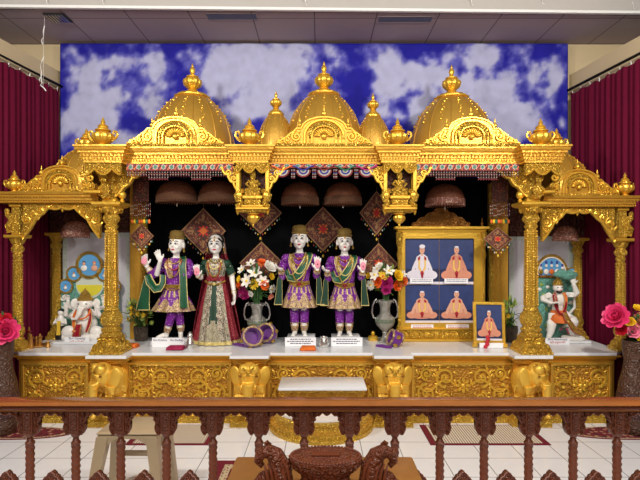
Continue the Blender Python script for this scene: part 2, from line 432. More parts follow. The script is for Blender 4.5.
def cloud_cloth():
    Y = 5.4; x0, x1 = WX(60, Y), WX(568, Y); z1 = WZ(43.5, Y); z0 = 1.9; nx, nz = 330, 92
    me = bpy.data.meshes.new('cloud_backdrop'); vs = []; fs = []
    for j in range(nz+1):
        for i in range(nx+1):
            x = x0+(x1-x0)*i/nx; z = z0+(z1-z0)*j/nz
            vs.append((x, Y-.006*sin(x*9)*(1-j/nz)-.003*sin(x*23+1), z))
    n = len(vs); vs += [(x, y+.012, z) for x, y, z in vs]
    for j in range(nz):
        for i in range(nx):
            a = j*(nx+1)+i; fs.append((a, a+1, a+nx+2, a+nx+1)); fs.append((a+n, a+nx+1+n, a+nx+2+n, a+1+n))
    for i in range(nx):
        a = i; fs.append((a, a+n, a+1+n, a+1)); a = nz*(nx+1)+i; fs.append((a, a+1, a+1+n, a+n))
    for j in range(nz):
        a = j*(nx+1); b = a+nx+1; fs.append((a, b, b+n, a+n)); a += nx; b += nx; fs.append((a, a+n, b+n, b))
    org = V(((x0+x1)/2, Y, z0)); me.from_pydata([tuple(V(v)-org) for v in vs], [], fs)
    at = me.color_attributes.new('print', 'FLOAT_COLOR', 'POINT'); buf = []
    deep = V(lin((30,28,150))[:3]); mid = V(lin((98,98,184))[:3]); wh = V(lin((176,178,212))[:3])
    for v in vs:
        px = 320+v[0]*F/5.4; py = HOR-(v[2]-H)*F/5.4
        t, n2 = cloudfield(px, py)
        c = deep.lerp(mid, min(1, t*2)) if t < .5 else mid.lerp(wh, min(1, (t-.5)*2))
        c = c*(1+n2*.12); buf += [c.x, c.y, c.z, 1]
    at.data.foreach_set('color', buf)
    mt = mat('printed_clouds', (120,120,200), .75, spec=.2); nt = mt.node_tree; a = nt.nodes.new('ShaderNodeVertexColor'); a.layer_name = 'print'
    nt.links.new(a.outputs['Color'], nt.nodes['Principled BSDF'].inputs['Base Color'])
    me.materials.append(mt); o = bpy.data.objects.new('cloud_backdrop', me); COL.objects.link(o); o.location = org
    me.shade_smooth()
    tag(o, 'wide printed cloth of blue sky and white clouds hung behind the golden domes', 'backdrop')
cloud_cloth()
# curtains along the side walls
def curtain(name, a, b, z0, z1, lab, seed):
    rnd = random.Random(seed); n = 420; fr = []; L = (V(b)-V(a)).length; t = (V(b)-V(a))/L; nn = V((t.y, -t.x)) if a[0] < 0 else V((-t.y, t.x))
    ph = 0; pts = []
    for i in range(n+1):
        s = L*i/n; ph += (2*pi/.075)*(L/n)*(.4+1.2*rnd.random()); d = .011*sin(ph)+.006*sin(ph*.37)
        pts.append(V(a)+t*s+nn*d)
    m = MB(); rings = []
    for z, k in ((z1, .35), (z1-.06, .8), (z1-.5, 1), (z0, 1)):
        f = []; bk = []
        for i, p in enumerate(pts):
            base = V(a)+t*(L*i/n); q = base+(p-base)*k; dz = -.022*abs(sin(i*.13)) if z == z1 else 0
            f.append((q.x, q.y, z+dz)); q2 = q-nn*.008; bk.append((q2.x, q2.y, z+dz))
        rings.append(f+bk[::-1])
    m.loft(rings, maroon); o = build(name, m, ang=80, label=lab, cat='curtain')
    return o
curtain('curtain', (-2.80, 5.36), (-3.20, 2.0), .02, 3.242, 'long maroon pleated curtain along the left side wall', 3)
curtain('curtain', (2.69, 5.36), (3.10, 2.0), .02, 3.202, 'long maroon pleated curtain along the right side wall', 5)
for sx, pa, pb, z, nm in ((-1, (-2.79, 5.40), (-3.20, 2.0), 3.285, 'left'), (1, (2.68, 5.40), (3.11, 2.0), 3.245, 'right')):
    L = (V(pb)-V(pa)).length; lab = 'dark curtain rail with small white hooks above the %s maroon curtain' % nm
    rt = thing('curtain_rail', (pa[0], pa[1], z), lab, 'curtain rail')
    m = MB(); m.tube([(pa[0], pa[1], z), (pb[0], pb[1], z)], .016, 8, dark); build('rail', m, rt)
    t = (V(pb)-V(pa))/L
    for i in range(24):
        p = V(pa)+t*(.07+.14*i); m = MB()
        m.tube([(p.x, p.y, z-.030), (p.x+sx*.004, p.y-.003, z-.048), (p.x, p.y-.004, z-.07)], .0045, 5, trimw); build('hook', m, rt)
# ceiling fixtures, ribbon scraps
for px0, px1, py0, py1, lab in ((208,258,13,19.5,'unlit grey ceiling light panel above the left dome'), (377,431,16,22,'unlit grey ceiling light panel right of the middle dome')):
    Y1 = 2.26*F/(HOR-py1+0); Y0 = 2.26*F/(HOR-py0); z = 3.78
    r = thing('ceiling_light', (WX((px0+px1)/2, (Y0+Y1)/2), (Y0+Y1)/2, z-.012), lab, 'ceiling light', 'unlit ceiling light panels')
    x0, x1 = WX(px0, Y1), WX(px1, Y1); m = MB()
    m.box(x0, x1, Y0, Y0+.006, z-.006, z+.0, soffit).box(x0, x1, Y1-.006, Y1, z-.006, z, soffit).box(x0, x0+.006, Y0+.006, Y1-.006, z-.006, z, soffit).box(x1-.006, x1, Y0+.006, Y1-.006, z-.006, z, soffit)
    build('frame', m, r); m = MB(); m.box(x0+.007, x1-.007, Y0+.007, Y1-.007, z-.005, z-.001, mat('diffuser', (104,108,130), .9, spec=.05)); build('diffuser', m, r)
m = MB(); c = W(58, 10.5, 4.72)
r = thing('ceiling_vent', (WX(58,4.85), 4.85, 3.76), 'small dark slatted vent in the ceiling at the left', 'vent'); x = WX(58, 4.85)
m.box(x-.10, x+.10, 4.76, 4.94, 3.765, 3.779, dark); build('vent_frame', m, r); m = MB()
for i in range(6): m.box(x-.085+i*.03, x-.072+i*.03, 4.775, 4.925, 3.757, 3.764, silverp)
build('slats', m, r)
def streamer(pts, lab, Y, w=.008):
    m = MB(); P = [W(px, py, Y) for px, py in pts]
    m.ribbon(P, [V((w*cos(i*.9), w*sin(i*.9)*.8, .002)) for i in range(len(P))], trimw, th=.0015)
    build('ribbon', m, label=lab, cat='ribbon')
Ys = 4.86; sr = thing('paper_streamer', (WX(43,Ys), Ys, 3.1), 'curled white paper streamer in two bits hanging from the ceiling by the left curtain', 'streamer')
m = MB(); m.tube([W(44.5,17.6,Ys), W(43.5,40,Ys), W(43.5,60,Ys), W(43,88,Ys)], .0012, 4, trimw); build('thread', m, sr)
for pts in ([(44.5,26), (43.2,32), (43.8,37), (41.5,40), (42.5,44.5)], [(44,56.5), (42,61), (40.5,66), (41.3,72), (41,78), (42,83), (40.2,85), (44,88), (46,91)]):
    m = MB(); P = [W(a, b, Ys-.004) for a, b in pts]; m.ribbon(P, [V((.005*cos(i*.9), .005*sin(i*.9)*.8, .002)) for i in range(len(P))], trimw, th=.0015); build('ribbon', m, sr)
for i, (x, y, lab) in enumerate([(47,1,'scrap of white ribbon taped to the ceiling beam at far left'), (103,1,'scrap of ribbon taped to the ceiling beam above the left dome'), (306,2,'scrap of ribbon taped to the ceiling beam above the middle dome'),
        (472,2,'scrap of ribbon taped to the ceiling beam above the right dome'), (543,1,'scrap of ribbon taped to the ceiling beam above the right edge of the sky cloth'), (634,6,'scrap of white ribbon taped to the ceiling beam at far right')]):
    streamer([(x-1.5, y-4), (x-.4, y-1), (x-.2, y+2), (x+1.2, y+3.5)], lab, 4.595+.02*(x/640)*7.8, .005)
# ------------------------------------------------------------------ platform
FP, FR = 4.25, 4.38        # front of protruding blocks, of recessed bays
blocks = [(82.5,124), (228.5,268), (375,414.5), (517,556)]
BX = [(WX(a, 4.2), WX(b, 4.2)) for a, b in blocks]
XL, XR = -2.76, 2.70
def plat_path(off_b, off_r, ins=0):
    p = [(XL+ins+.0, 5.22), (XL+ins, FR+.12+off_r), (XL+ins+.12, FR+off_r)]
    for a, b in BX: p += [(a-.0, FR+off_r), (a, FP+off_b), (b, FP+off_b), (b, FR+off_r)]
    p += [(XR-ins-.10, FR+off_r), (XR-ins, FR+.10+off_r), (XR-ins, 5.22)]
    return p
pl = thing('shrine_platform', (0, 4.8, 0), 'long gilded shrine platform with carved panels and a white marble top', 'platform')
m = MB(); bp = [(XL+.10, 5.2), (XL+.10, FR+.04), (BX[0][0]+.03, FR+.04)]
for i, (a, b) in enumerate(BX):
    bp += [(a+.03, FR+.04), (a+.03, FP+.06), (b-.03, FP+.06), (b-.03, FR+.04)]
bp += [(XR-.10, FR+.04), (XR-.10, 5.2)]
q = [bp[0]]
for p in bp[1:]:
    if (V(p)-V(q[-1])).length > 1e-4: q.append(p)
qb = [(x, FP+.115 if abs(y-(FP+.06)) < 1e-6 else y) for x, y in q]; m.plan(qb, .10, .555, goldp); m.plan([(x, y+.001) for x, y in q], .085, .112, goldp); m.plan([(x, y+.001) for x, y in q], .535, .556, goldp); build('body', m, pl)
m = MB(); q0 = q[:]
m.sweep(q0, [(0, .0), (.035, .0), (.035, .05), (.02, .06), (.02, .085), (.0, .11), (-.05, .11), (-.05, 0)], goldf); build('base_moulding', m, pl)
m = MB(); m.sweep(q0, [(-.02, .545), (.0, .545), (.012, .555), (.012, .565), (.025, .575), (.04, .58), (.04, .594), (-.02, .594)], goldp)
m.beads(q0, .017, .568, .022, .007, goldp); build('top_moulding', m, pl)
m = MB(); m.plan(plat_path(-.0, -.0), .595, .62, marble); build('marble_top', m, pl, label='white marble slab top')
bays = [(20,90), (126,233), (266,378), (410,517), (549,613)]
ZP0, ZP1 = .125, .535
for i, (a, b) in enumerate(bays):
    x0, x1 = WX(a, FR+.02)+.01, WX(b, FR+.02)-.01; y = FR+.02; m = MB()
    w = .028
    m.box(x0, x1, y-.012, y+.03, ZP0, ZP0+w, goldp, .005).box(x0, x1, y-.012, y+.03, ZP1-w, ZP1, goldp, .005)
    m.box(x0, x0+w, y-.012, y+.03, ZP0+w, ZP1-w, goldp, .005).box(x1-w, x1, y-.012, y+.03, ZP0+w, ZP1-w, goldp, .005)
    m.box(x0+w, x1-w, y+.002, y+.03, ZP1-w-.014, ZP1-w, goldf).box(x0+w, x0+w+.014, y+.002, y+.03, ZP0+w, ZP1-w, goldf).box(x1-w-.014, x1-w, y+.002, y+.03, ZP0+w, ZP1-w, goldf)
    fr_ = build('panel', m, pl); m = MB(); m.box(x0+w, x1-w, y+.014, y+.03, ZP0+w, ZP1-w, goldpn)
    scrollwork(m, x0+w+.022, x1-w-.022, ZP0+w+.008, ZP1-w-.018, y+.008, .088, gold, .0105, seed=i)
    o = build('scroll_relief', m, fr_)
# elephants under the columns
def elephant(cx, yaw, cat_parent):
    T = M4.Translation(V((cx, FP+.095, -.015))) @ M4.Rotation(yaw, 4, 'Z') @ M4.Diagonal((1.12, 1.0, 1.10, 1))
    m = MB(); m.T = T
    m.ell((0,.04,.36), (.115,.12,.14), goldel, 20, 14); m.ell((0,-.07,.425), (.088,.085,.100), goldel, 20, 14)
    m.ell((-.034,-.115,.475), (.046,.046,.044), goldel); m.ell((.034,-.115,.475), (.046,.046,.044), goldel)
    m.tube([(0,-.125,.42), (0,-.160,.36), (0,-.165,.29), (0,-.155,.21), (.0,-.145,.15), (.01,-.165,.115), (.012,-.19,.118)], [.056,.046,.036,.029,.023,.018,.013], 12, goldel)
    for s in (-1, 1):
        m.tube([(s*.072,-.05,.34), (s*.076,-.07,.22), (s*.076,-.07,.115)], [.052,.042,.044], 12, goldel)
        m.tube([(s*.072,.06,.33), (s*.074,.06,.22), (s*.074,.06,.115)], [.052,.042,.044], 12, goldel)
    e = build('elephant', m, cat_parent, remesh=.005)
    for s in (-1, 1):
        m = MB(); m.T = T; m.ell((s*.108,-.045,.405), (.052,.016,.085), goldel, 16, 10, M4.Rotation(s*.55, 3, 'Z') @ M4.Rotation(s*.25, 3, 'Y')); build('ear', m, e)
        m = MB(); m.T = T; m.tube([(s*.042,-.135,.365), (s*.052,-.17,.335), (s*.052,-.195,.34)], [.011,.009,.003], 8, goldel); build('tusk', m, e)
        m = MB(); m.T = T; m.ell((s*.062,-.140,.43), (.012,.010,.008), goldk, 10, 6); build('eye', m, e)
    m = MB(); m.T = T; m.tube([(-.07,-.10,.515), (-.034,-.160,.49), (0,-.160,.455), (.034,-.160,.49), (.07,-.10,.515)], .009, 6, goldf); m.ell((0,-.166,.445), (.016,.01,.02), goldf, 8, 6); build('headdress', m, e)
for (a, b), yaw in zip(BX, (-.6, 0, 0, .6)): elephant((a+b)/2, yaw, pl)
# stairs in front of the platform
st = thing('step_stool', (.02, 4.15, 0), 'gilded two-tier step with curved front and white marble treads before the platform', 'step')
def arc(cx, cy, a, b, n=28): return [(cx-a*cos(pi*i/n), cy-b*sin(pi*i/n)) for i in range(n+1)]
m = MB(); P = arc(.01, 4.34, .43, .44); m.plan(P, .0, .165, goldp)
m.sweep(P, [(-.01, 0), (.02, 0), (.02, .03), (.006, .04), (.006, .13), (.018, .14), (.026, .155), (.026, .17), (-.01, .17)], goldf)
for i in range(2, 27):
    p = V(P[i]); c = V((.01, 4.34)); d = (p-c).normalized(); rosette(m, p.x+d.x*.008, p.y+d.y*.008, .085, .022, 6, goldp)
build('lower_tier', m, st)
m = MB(); m.plan([(p[0], p[1]) for p in arc(.01, 4.34, .425, .435)], .171, .185, marble); build('lower_tread', m, st, label='white curved tread')
m = MB(); m.box(-.30, .34, 4.10, 4.35, .186, .385, goldp, .006); m.box(-.32, .36, 4.06, 4.36, .355, .392, goldf, .006); scrollwork(m, -.27, .31, .20, .35, 4.098, .04, goldp, .005); build('upper_tier', m, st)
m = MB(); m.box(-.335, .375, 4.0, 4.355, .393, .415, marble, .004); build('upper_tread', m, st, label='white marble upper tread')
# ------------------------------------------------------------------ columns
def square_ring(m, cx, cy, prof, mt): m.lathe(prof, (cx, cy, 0), 4, mt, rot=pi/4, sq=False)
S2 = sqrt(2)
def big_column(px, sg, lab, flip):
    Y = 4.42; cx = WX(px, Y); k = .00884; z = lambda py: WZ(py, Y)
    r = thing('column', (cx, Y, .621), lab, 'column', 'tall golden columns at the front')
    m = MB()
    m.lathe([(.138*S2,.621),(.138*S2,.640),(.126*S2,.648),(.128*S2,.662),(.095*S2,.70),(.085*S2,.735),(.09*S2,.745),(.09*S2,.757)], (cx,Y,0), 4, goldc, rot=pi/4)
    for sx in (-1, 1):
        for sy in (-1, 1):
            m.ell((cx+sx*.094, Y+sy*.094, .675), (.032,.034,.036), goldf); m.tube([(cx+sx*.100, Y+sy*.100, .69), (cx+sx*.114, Y+sy*.114, .665), (cx+sx*.121, Y+sy*.121, .645)], [.018,.014,.01], 8, goldf)
        m.tube(spiral(cx+sx*.07, .682, .032, 1.3, pi/2, sx, Y-.125), .009, 6, goldf)
    rosette(m, cx, Y-.118, .69, .032, 8, goldf)
    build('base', m, r); m = MB()
    p = [(.086,.757),(.096,.765),(.096,.782),(.080,.79),(.076,.80),(.088,.812),(.088,.826),(.074,.836),(.068,.85),(.078,.858),(.092,.885),(.096,.915),(.088,.95),(.070,.975),(.060,.985)]
    m.lathe(p, (cx,Y,0), 32, goldf, fl=(8, .05, .86, .965)); build('bulb', m, r); m = MB()
    m.lathe([(.064,.985),(.066,1.0),(.058,1.01),(.056,1.02),(.050,1.30),(.045,1.70),(.047,1.712),(.056,1.72),(.056,1.735),(.046,1.745)], (cx,Y,0), 32, goldf, fl=(12, .06, 1.015, 1.69))
    for j in range(6):
        a = 2*pi*j/6+pi/6+pi/6*0
        for t in range(30):
            zz = 1.04+t*.0222; rr = .0605-.0095*(zz-1.02)/.68-.003; m.ell((cx+rr*cos(a), Y+rr*sin(a), zz), (.010,.010,.0095), gold, 6, 4)
    build('shaft', m, r); m = MB()
    m.lathe([(.046,1.745),(.05,1.755),(.066,1.78),(.070,1.80),(.060,1.825),(.050,1.835),(.062,1.845),(.082,1.865),(.10,1.89),(.104,1.90)], (cx,Y,0), 32, goldf, fl=(10, .07, 1.76, 1.895))
    m.lathe([(.095*S2,1.895),(.11*S2,1.905),(.125*S2,1.915),(.125*S2,1.935),(.11*S2,1.94)], (cx,Y,0), 4, gold, rot=pi/4)
    for j in range(8):
        a = 2*pi*j/8; m.ell((cx+.088*cos(a), Y+.088*sin(a), 1.872), (.02,.02,.026), goldc, 8, 6)
    build('capital', m, r); m = MB()
    m.box(cx-.045, cx+.045, Y-.045, Y+.045, 1.94, 2.255, goldf, .006); m.box(cx-.062, cx+.062, Y-.062, Y+.062, 2.21, 2.262, gold, .006); m.box(cx-.06, cx+.06, Y-.06, Y+.06, 1.94, 1.97, gold, .006)
    # seated parrot figure on the capital front
    fx = cx-sg*.02
    build('post', m, r); m = MB()
    m.ell((fx, Y-.10, 2.045), (.036,.034,.06), goldf, 14, 10); m.ell((fx, Y-.115, 2.12), (.026,.026,.028), goldf, 12, 8)
    m.tube([(fx, Y-.135, 2.12), (fx, Y-.155, 2.112), (fx, Y-.157, 2.10)], [.009,.007,.003], 6, goldf); m.ell((fx, Y-.075, 1.99), (.045,.05,.03), goldf, 12, 8)
    m.tube([(fx-.03, Y-.10, 2.07), (fx-.045, Y-.12, 2.03), (fx-.03, Y-.13, 1.99)], .011, 6, goldf); m.tube([(fx+.03, Y-.10, 2.07), (fx+.045, Y-.12, 2.03), (fx+.03, Y-.13, 1.99)], .011, 6, goldf)
    m.lathe([(.03,2.14),(.02,2.155),(.008,2.175),(.002,2.19)], (fx,Y-.112,0), 10, goldf)
    build('figurine', m, r)
    # scroll bracket toward the middle
    for s, L, hh in ((sg, .30, .27), (-sg, .10, .2)):
        x0 = cx+s*.045; n = 18; low = []; top = []
        for i in range(n+1):
            t = i/n; x = x0+s*L*t
            zz = 2.262-hh*(1-t)**1.25-.02*abs(sin(t*pi*4)); low.append((x, zz)); top.append((x, 2.262))
        mm = MB(); mm.strip(low, top, Y-.03, Y+.03, goldf)
        mm.tube([(x, Y-.034, zz+.004) for x, zz in low], .011, 6, gold)
        for j, (t, rr) in enumerate(((.14,.036), (.42,.028), (.66,.02), (.86,.012))):
            if L > .2 or j < 2:
                zz = 2.262-hh*(1-t)**1.7*.55; mm.tube(spiral(x0+s*L*t, zz, rr, 1.3, 0, s, Y-.034), .007, 5, gold); rosette(mm, x0+s*L*t, Y-.038, zz, rr*.4, 5, gold)
        if L > .2:
            mm.lathe([(.004,-.10),(.016,-.09),(.02,-.075),(.012,-.06),(.03,-.045),(.036,-.02),(.026,.0),(.014,.01)], (cx+s*.095, Y-.0, 2.03), 12, gold)
            mm.ell((cx+s*.085, Y-.02, 2.07), (.032,.03,.05), goldf)
        build('bracket', mm, r)
    return r
big_column(111.5, 1, 'tall golden column at left between the two leftmost bays, elephant head under it', 0)
big_column(530.8, -1, 'tall golden column at right beside the small framed picture', 0)
def small_column(px, Y, z0, z1, lab, rz=1.0, grp=None):
    cx = WX(px, Y); r = thing('column', (cx, Y, z0), lab, 'column', grp); h = z1-z0
    m = MB(); m.lathe([(.075*S2,z0),(.075*S2,z0+.03),(.062*S2,z0+.04),(.056*S2,z0+.07),(.045*S2,z0+.085)], (cx,Y,0), 4, goldf, rot=pi/4)
    build('base', m, r); m = MB()
    m.lathe([(.05,z0+.085),(.055,z0+.10),(.042,z0+.115),(.046,z0+.13),(.058,z0+.16),(.055,z0+.19),(.042,z0+.215),(.046,z0+.225),(.040,z0+.24),(.034,z1-.20),(.04,z1-.19),(.04,z1-.175),(.032,z1-.165)], (cx,Y,0), 24, goldf, fl=(10, .07, z0+.24, z1-.21))
    for j in range(6):
        a = 2*pi*j/6+pi/6
        for t in range(20):
            zz = z0+.27+t*(h-.5)/19; m.ell((cx+.036*cos(a), Y+.036*sin(a), zz), .007, gold, 5, 4)
    build('shaft', m, r); m = MB()
    m.lathe([(.032,z1-.165),(.05,z1-.14),(.052,z1-.12),(.038,z1-.10),(.036,z1-.09),(.05,z1-.07),(.065,z1-.035),(.068,z1-.028)], (cx,Y,0), 24, goldf, fl=(8, .07, z1-.15, z1-.03))
    m.lathe([(.07*S2,z1-.03),(.08*S2,z1-.02),(.08*S2,z1)], (cx,Y,0), 4, gold, rot=pi/4); build('capital', m, r)
    return r
for px, Y, sg, zc, lab in ((17.8, 4.5, 1, WZ(235, 4.5), 'slim golden outer column at far left beside the pink flowers'), (620.5, 4.5, -1, WZ(238.5, 4.5), 'slim golden outer column at far right above the pink flowers')):
    r = small_column(px, Y, .621, zc, lab); cx = WX(px, Y); ct = 1.935 if sg > 0 else 1.90
    m = MB(); m.box(cx-.036, cx+.036, Y-.036, Y+.036, zc, ct, goldf, .004); m.box(cx-.05, cx+.05, Y-.05, Y+.05, ct-.03, ct, gold, .004); build('post', m, r)
    m = MB(); fx = cx-sg*.055
    m.tube([(fx, Y-.03, zc+.02), (fx-sg*.014, Y-.03, zc+.08), (fx+sg*.012, Y-.03, zc+.13), (fx-sg*.012, Y-.03, zc+.18), (fx-sg*.035, Y-.03, zc+.21)], [.024,.03,.02,.028,.01], 8, goldf); m.ell((fx-sg*.02, Y-.035, zc+.215), .022, goldf); build('figurine', m, r)
small_column(56.5, 5.08, .621, WZ(233, 5.08), 'golden back column at left of the grey board behind the elephant-headed statue')
small_column(577.5, 5.08, .621, WZ(238, 5.08), 'golden back column at right of the monkey-faced statue')
# small side-bay arches between outer and tall columns
for sg, xa, xb, zt, zb, lab in ((1, 19.5, 106, 1.935, WZ(235,4.47), 'gilded openwork arch of the left side bay'), (-1, 618, 536, 1.90, WZ(238,4.47), 'gilded openwork arch of the right side bay')):
    Y = 4.47; x0, x1 = WX(xa, Y)+sg*.04, WX(xb, Y)-sg*.045; n = 48; low = []; top = []
    for i in range(n+1):
        t = i/n; u = abs(2*t-1); zz = zt-.035-(zt-zb)*.98*max(0, (u-.30)/.70)**1.5-.018*abs(sin(t*pi*6)); low.append((x0+(x1-x0)*t, zz)); top.append((x0+(x1-x0)*t, zt))
    m = MB(); m.strip(low, top, Y-.018, Y+.018, goldf); m.tube([(x, Y-.024, z) for x, z in low], .010, 6, gold)
    for t, rr in ((.06,.05), (.15,.038), (.245,.026), (.33,.016), (.94,.05), (.85,.038), (.755,.026), (.67,.016)):
        x = x0+(x1-x0)*t; u = abs(2*t-1); zz = zt-.03-(zt-zb)*.5*max(0, (u-.3)/.7)**1.2; m.tube(spiral(x, zz, rr, 1.4, pi/2, 1 if t < .5 else -1, Y-.022), .007, 5, gold); rosette(m, x, Y-.026, zz, rr*.35, 5, gold)
        leaf(m, x+rr, Y-.02, zz-rr*.9, rr*.5, rr*.22, 1, gold)
    m.lathe([(.003,-.045),(.010,-.035),(.012,-.022),(.006,-.01),(.008,0)], ((x0+x1)/2, Y, zt-.03), 8, gold)
    build('arch', m, label=lab, cat='arch')
# back posts with patterned pilasters beside the black cloth
for a, b, sg, lab in ((130.5,146.5,1,'flat golden pilaster at the left edge of the black cloth'), (489,507.5,-1,'golden pilaster with rope edge behind the small framed picture')):
    Y = 5.06; x0, x1 = WX(a, Y), WX(b, Y); r = thing('pilaster', ((x0+x1)/2, Y, .621), lab, 'pilaster')
    m = MB(); m.box(x0, x1, Y-.02, Y+.05, .621, 2.2, goldp, .004)
    for k in range(36): 
        zz = .66+k*.04
        for s in (-1, 1): m.tube([((x0+x1)/2, Y-.024, zz-.018), ((x0+x1)/2+s*.045, Y-.024, zz+.02)], .006, 4, goldp)
    build('panel', m, r); m = MB(); xe = x0+.012 if sg < 0 else x1-.012
    m.lathe([(.022+.003*(i % 2), .621+i*.02) for i in range(79)], (xe, Y-.025, 0), 12, goldf); build('rope_moulding', m, r)
# ------------------------------------------------------------------ main entablature
UB = [(76,122.5), (228,271), (378.5,421), (524,569)]
UX = [(WX(a, 4.18), WX(b, 4.18)) for a, b in UB]; UX[0] = (UX[0][0]+.0, UX[0][1])
path = [(UX[0][0]+.03, 5.15), (UX[0][0]+.03, 4.24)]
for i, (a, b) in enumerate(UX):
    if i: path += [(a+.03, 4.33), (a+.03, 4.24)]
    path += [(b-.03, 4.24)] + ([(b-.03, 4.33)] if i < 3 else [(b-.03, 5.15)])
prof = [(-.03,2.262),(0,2.262),(0,2.28),(.010,2.284),(.010,2.305),(.018,2.312),(.018,2.334),(.034,2.342),(.034,2.356),(.048,2.364),(.052,2.386),(.060,2.39),(.060,2.404),(-.03,2.404)]
ent = thing('entablature', (0, 4.6, 2.262), 'broad gilded cornice with stepped mouldings running across the top of the shrine', 'cornice')
m = MB(); m.sweep(path, prof, goldp); m.beads(path, .014, 2.295, .024, .0075, gold); m.beads(path, .026, 2.327, .03, .009, gold); m.beads(path, .05, 2.375, .02, .005, gold); build('cornice', m, ent)
m = MB(); q = path[:]; m.plan([(x+(.0), y+.01) for x, y in q], 2.36, 2.40, goldp); build('roof_deck', m, ent)
m = MB(); m.plan([(UX[0][0]+.05, 4.36), (UX[3][1]-.05, 4.36), (UX[3][1]-.05, 5.15), (UX[0][0]+.05, 5.15)], 2.27, 2.29, maroonw); build('soffit', m, ent, label='dark brown underside')
# openwork valance boxes over tall columns
for i in (0, 3):
    a, b = UX[i]; x0, x1 = a+.045, b-.045; Y = 4.27; n = 30
    m = MB(); low = [(x0+(x1-x0)*t/n, 2.262-.05-.045*abs(sin(pi*3*t/n))*0-.05*abs(cos(pi*2*t/n))) for t in range(n+1)]
    m.strip(low, [(x, 2.262) for x, z in low], Y-.015, Y+.015, goldf); m.tube([(x, Y-.018, z) for x, z in low], .009, 5, gold)
    xo = a+.05 if i == 0 else b-.05; s = 1 if i == 0 else -1
    m.box(xo-.02, xo+.02, Y+.0, Y+.05, 2.03, 2.262, goldf, .004)
    m.tube(spiral(xo+s*.03, 2.14, .035, 1.3, pi/2, s, Y), .009, 6, gold); m.tube(spiral(xo+s*.02, 2.07, .026, 1.3, -pi/2, -s, Y), .008, 6, gold)
    m.box(xo-.03, xo+.12*s, Y-.02, Y+.10, 2.005, 2.03, gold, .004)
    build('valance', m, ent)
def frieze_rail(xa, xb, sl):
    m = MB(); m.box(xa, xb, 4.30, 4.34, 2.236, 2.262, gold, .004)
    n = int((xb-xa)/.05); low = [(xa+(xb-xa)*i/(n*6), 2.236-.012*abs(sin(pi*i/6))) for i in range(n*6+1)]
    m.strip(low, [(x, 2.237) for x, z in low], 4.305, 4.325, goldf); build('frieze_rail', m, ent)
for i in range(3): frieze_rail(UX[i][1]+.0, UX[i+1][0]-.0, 0)
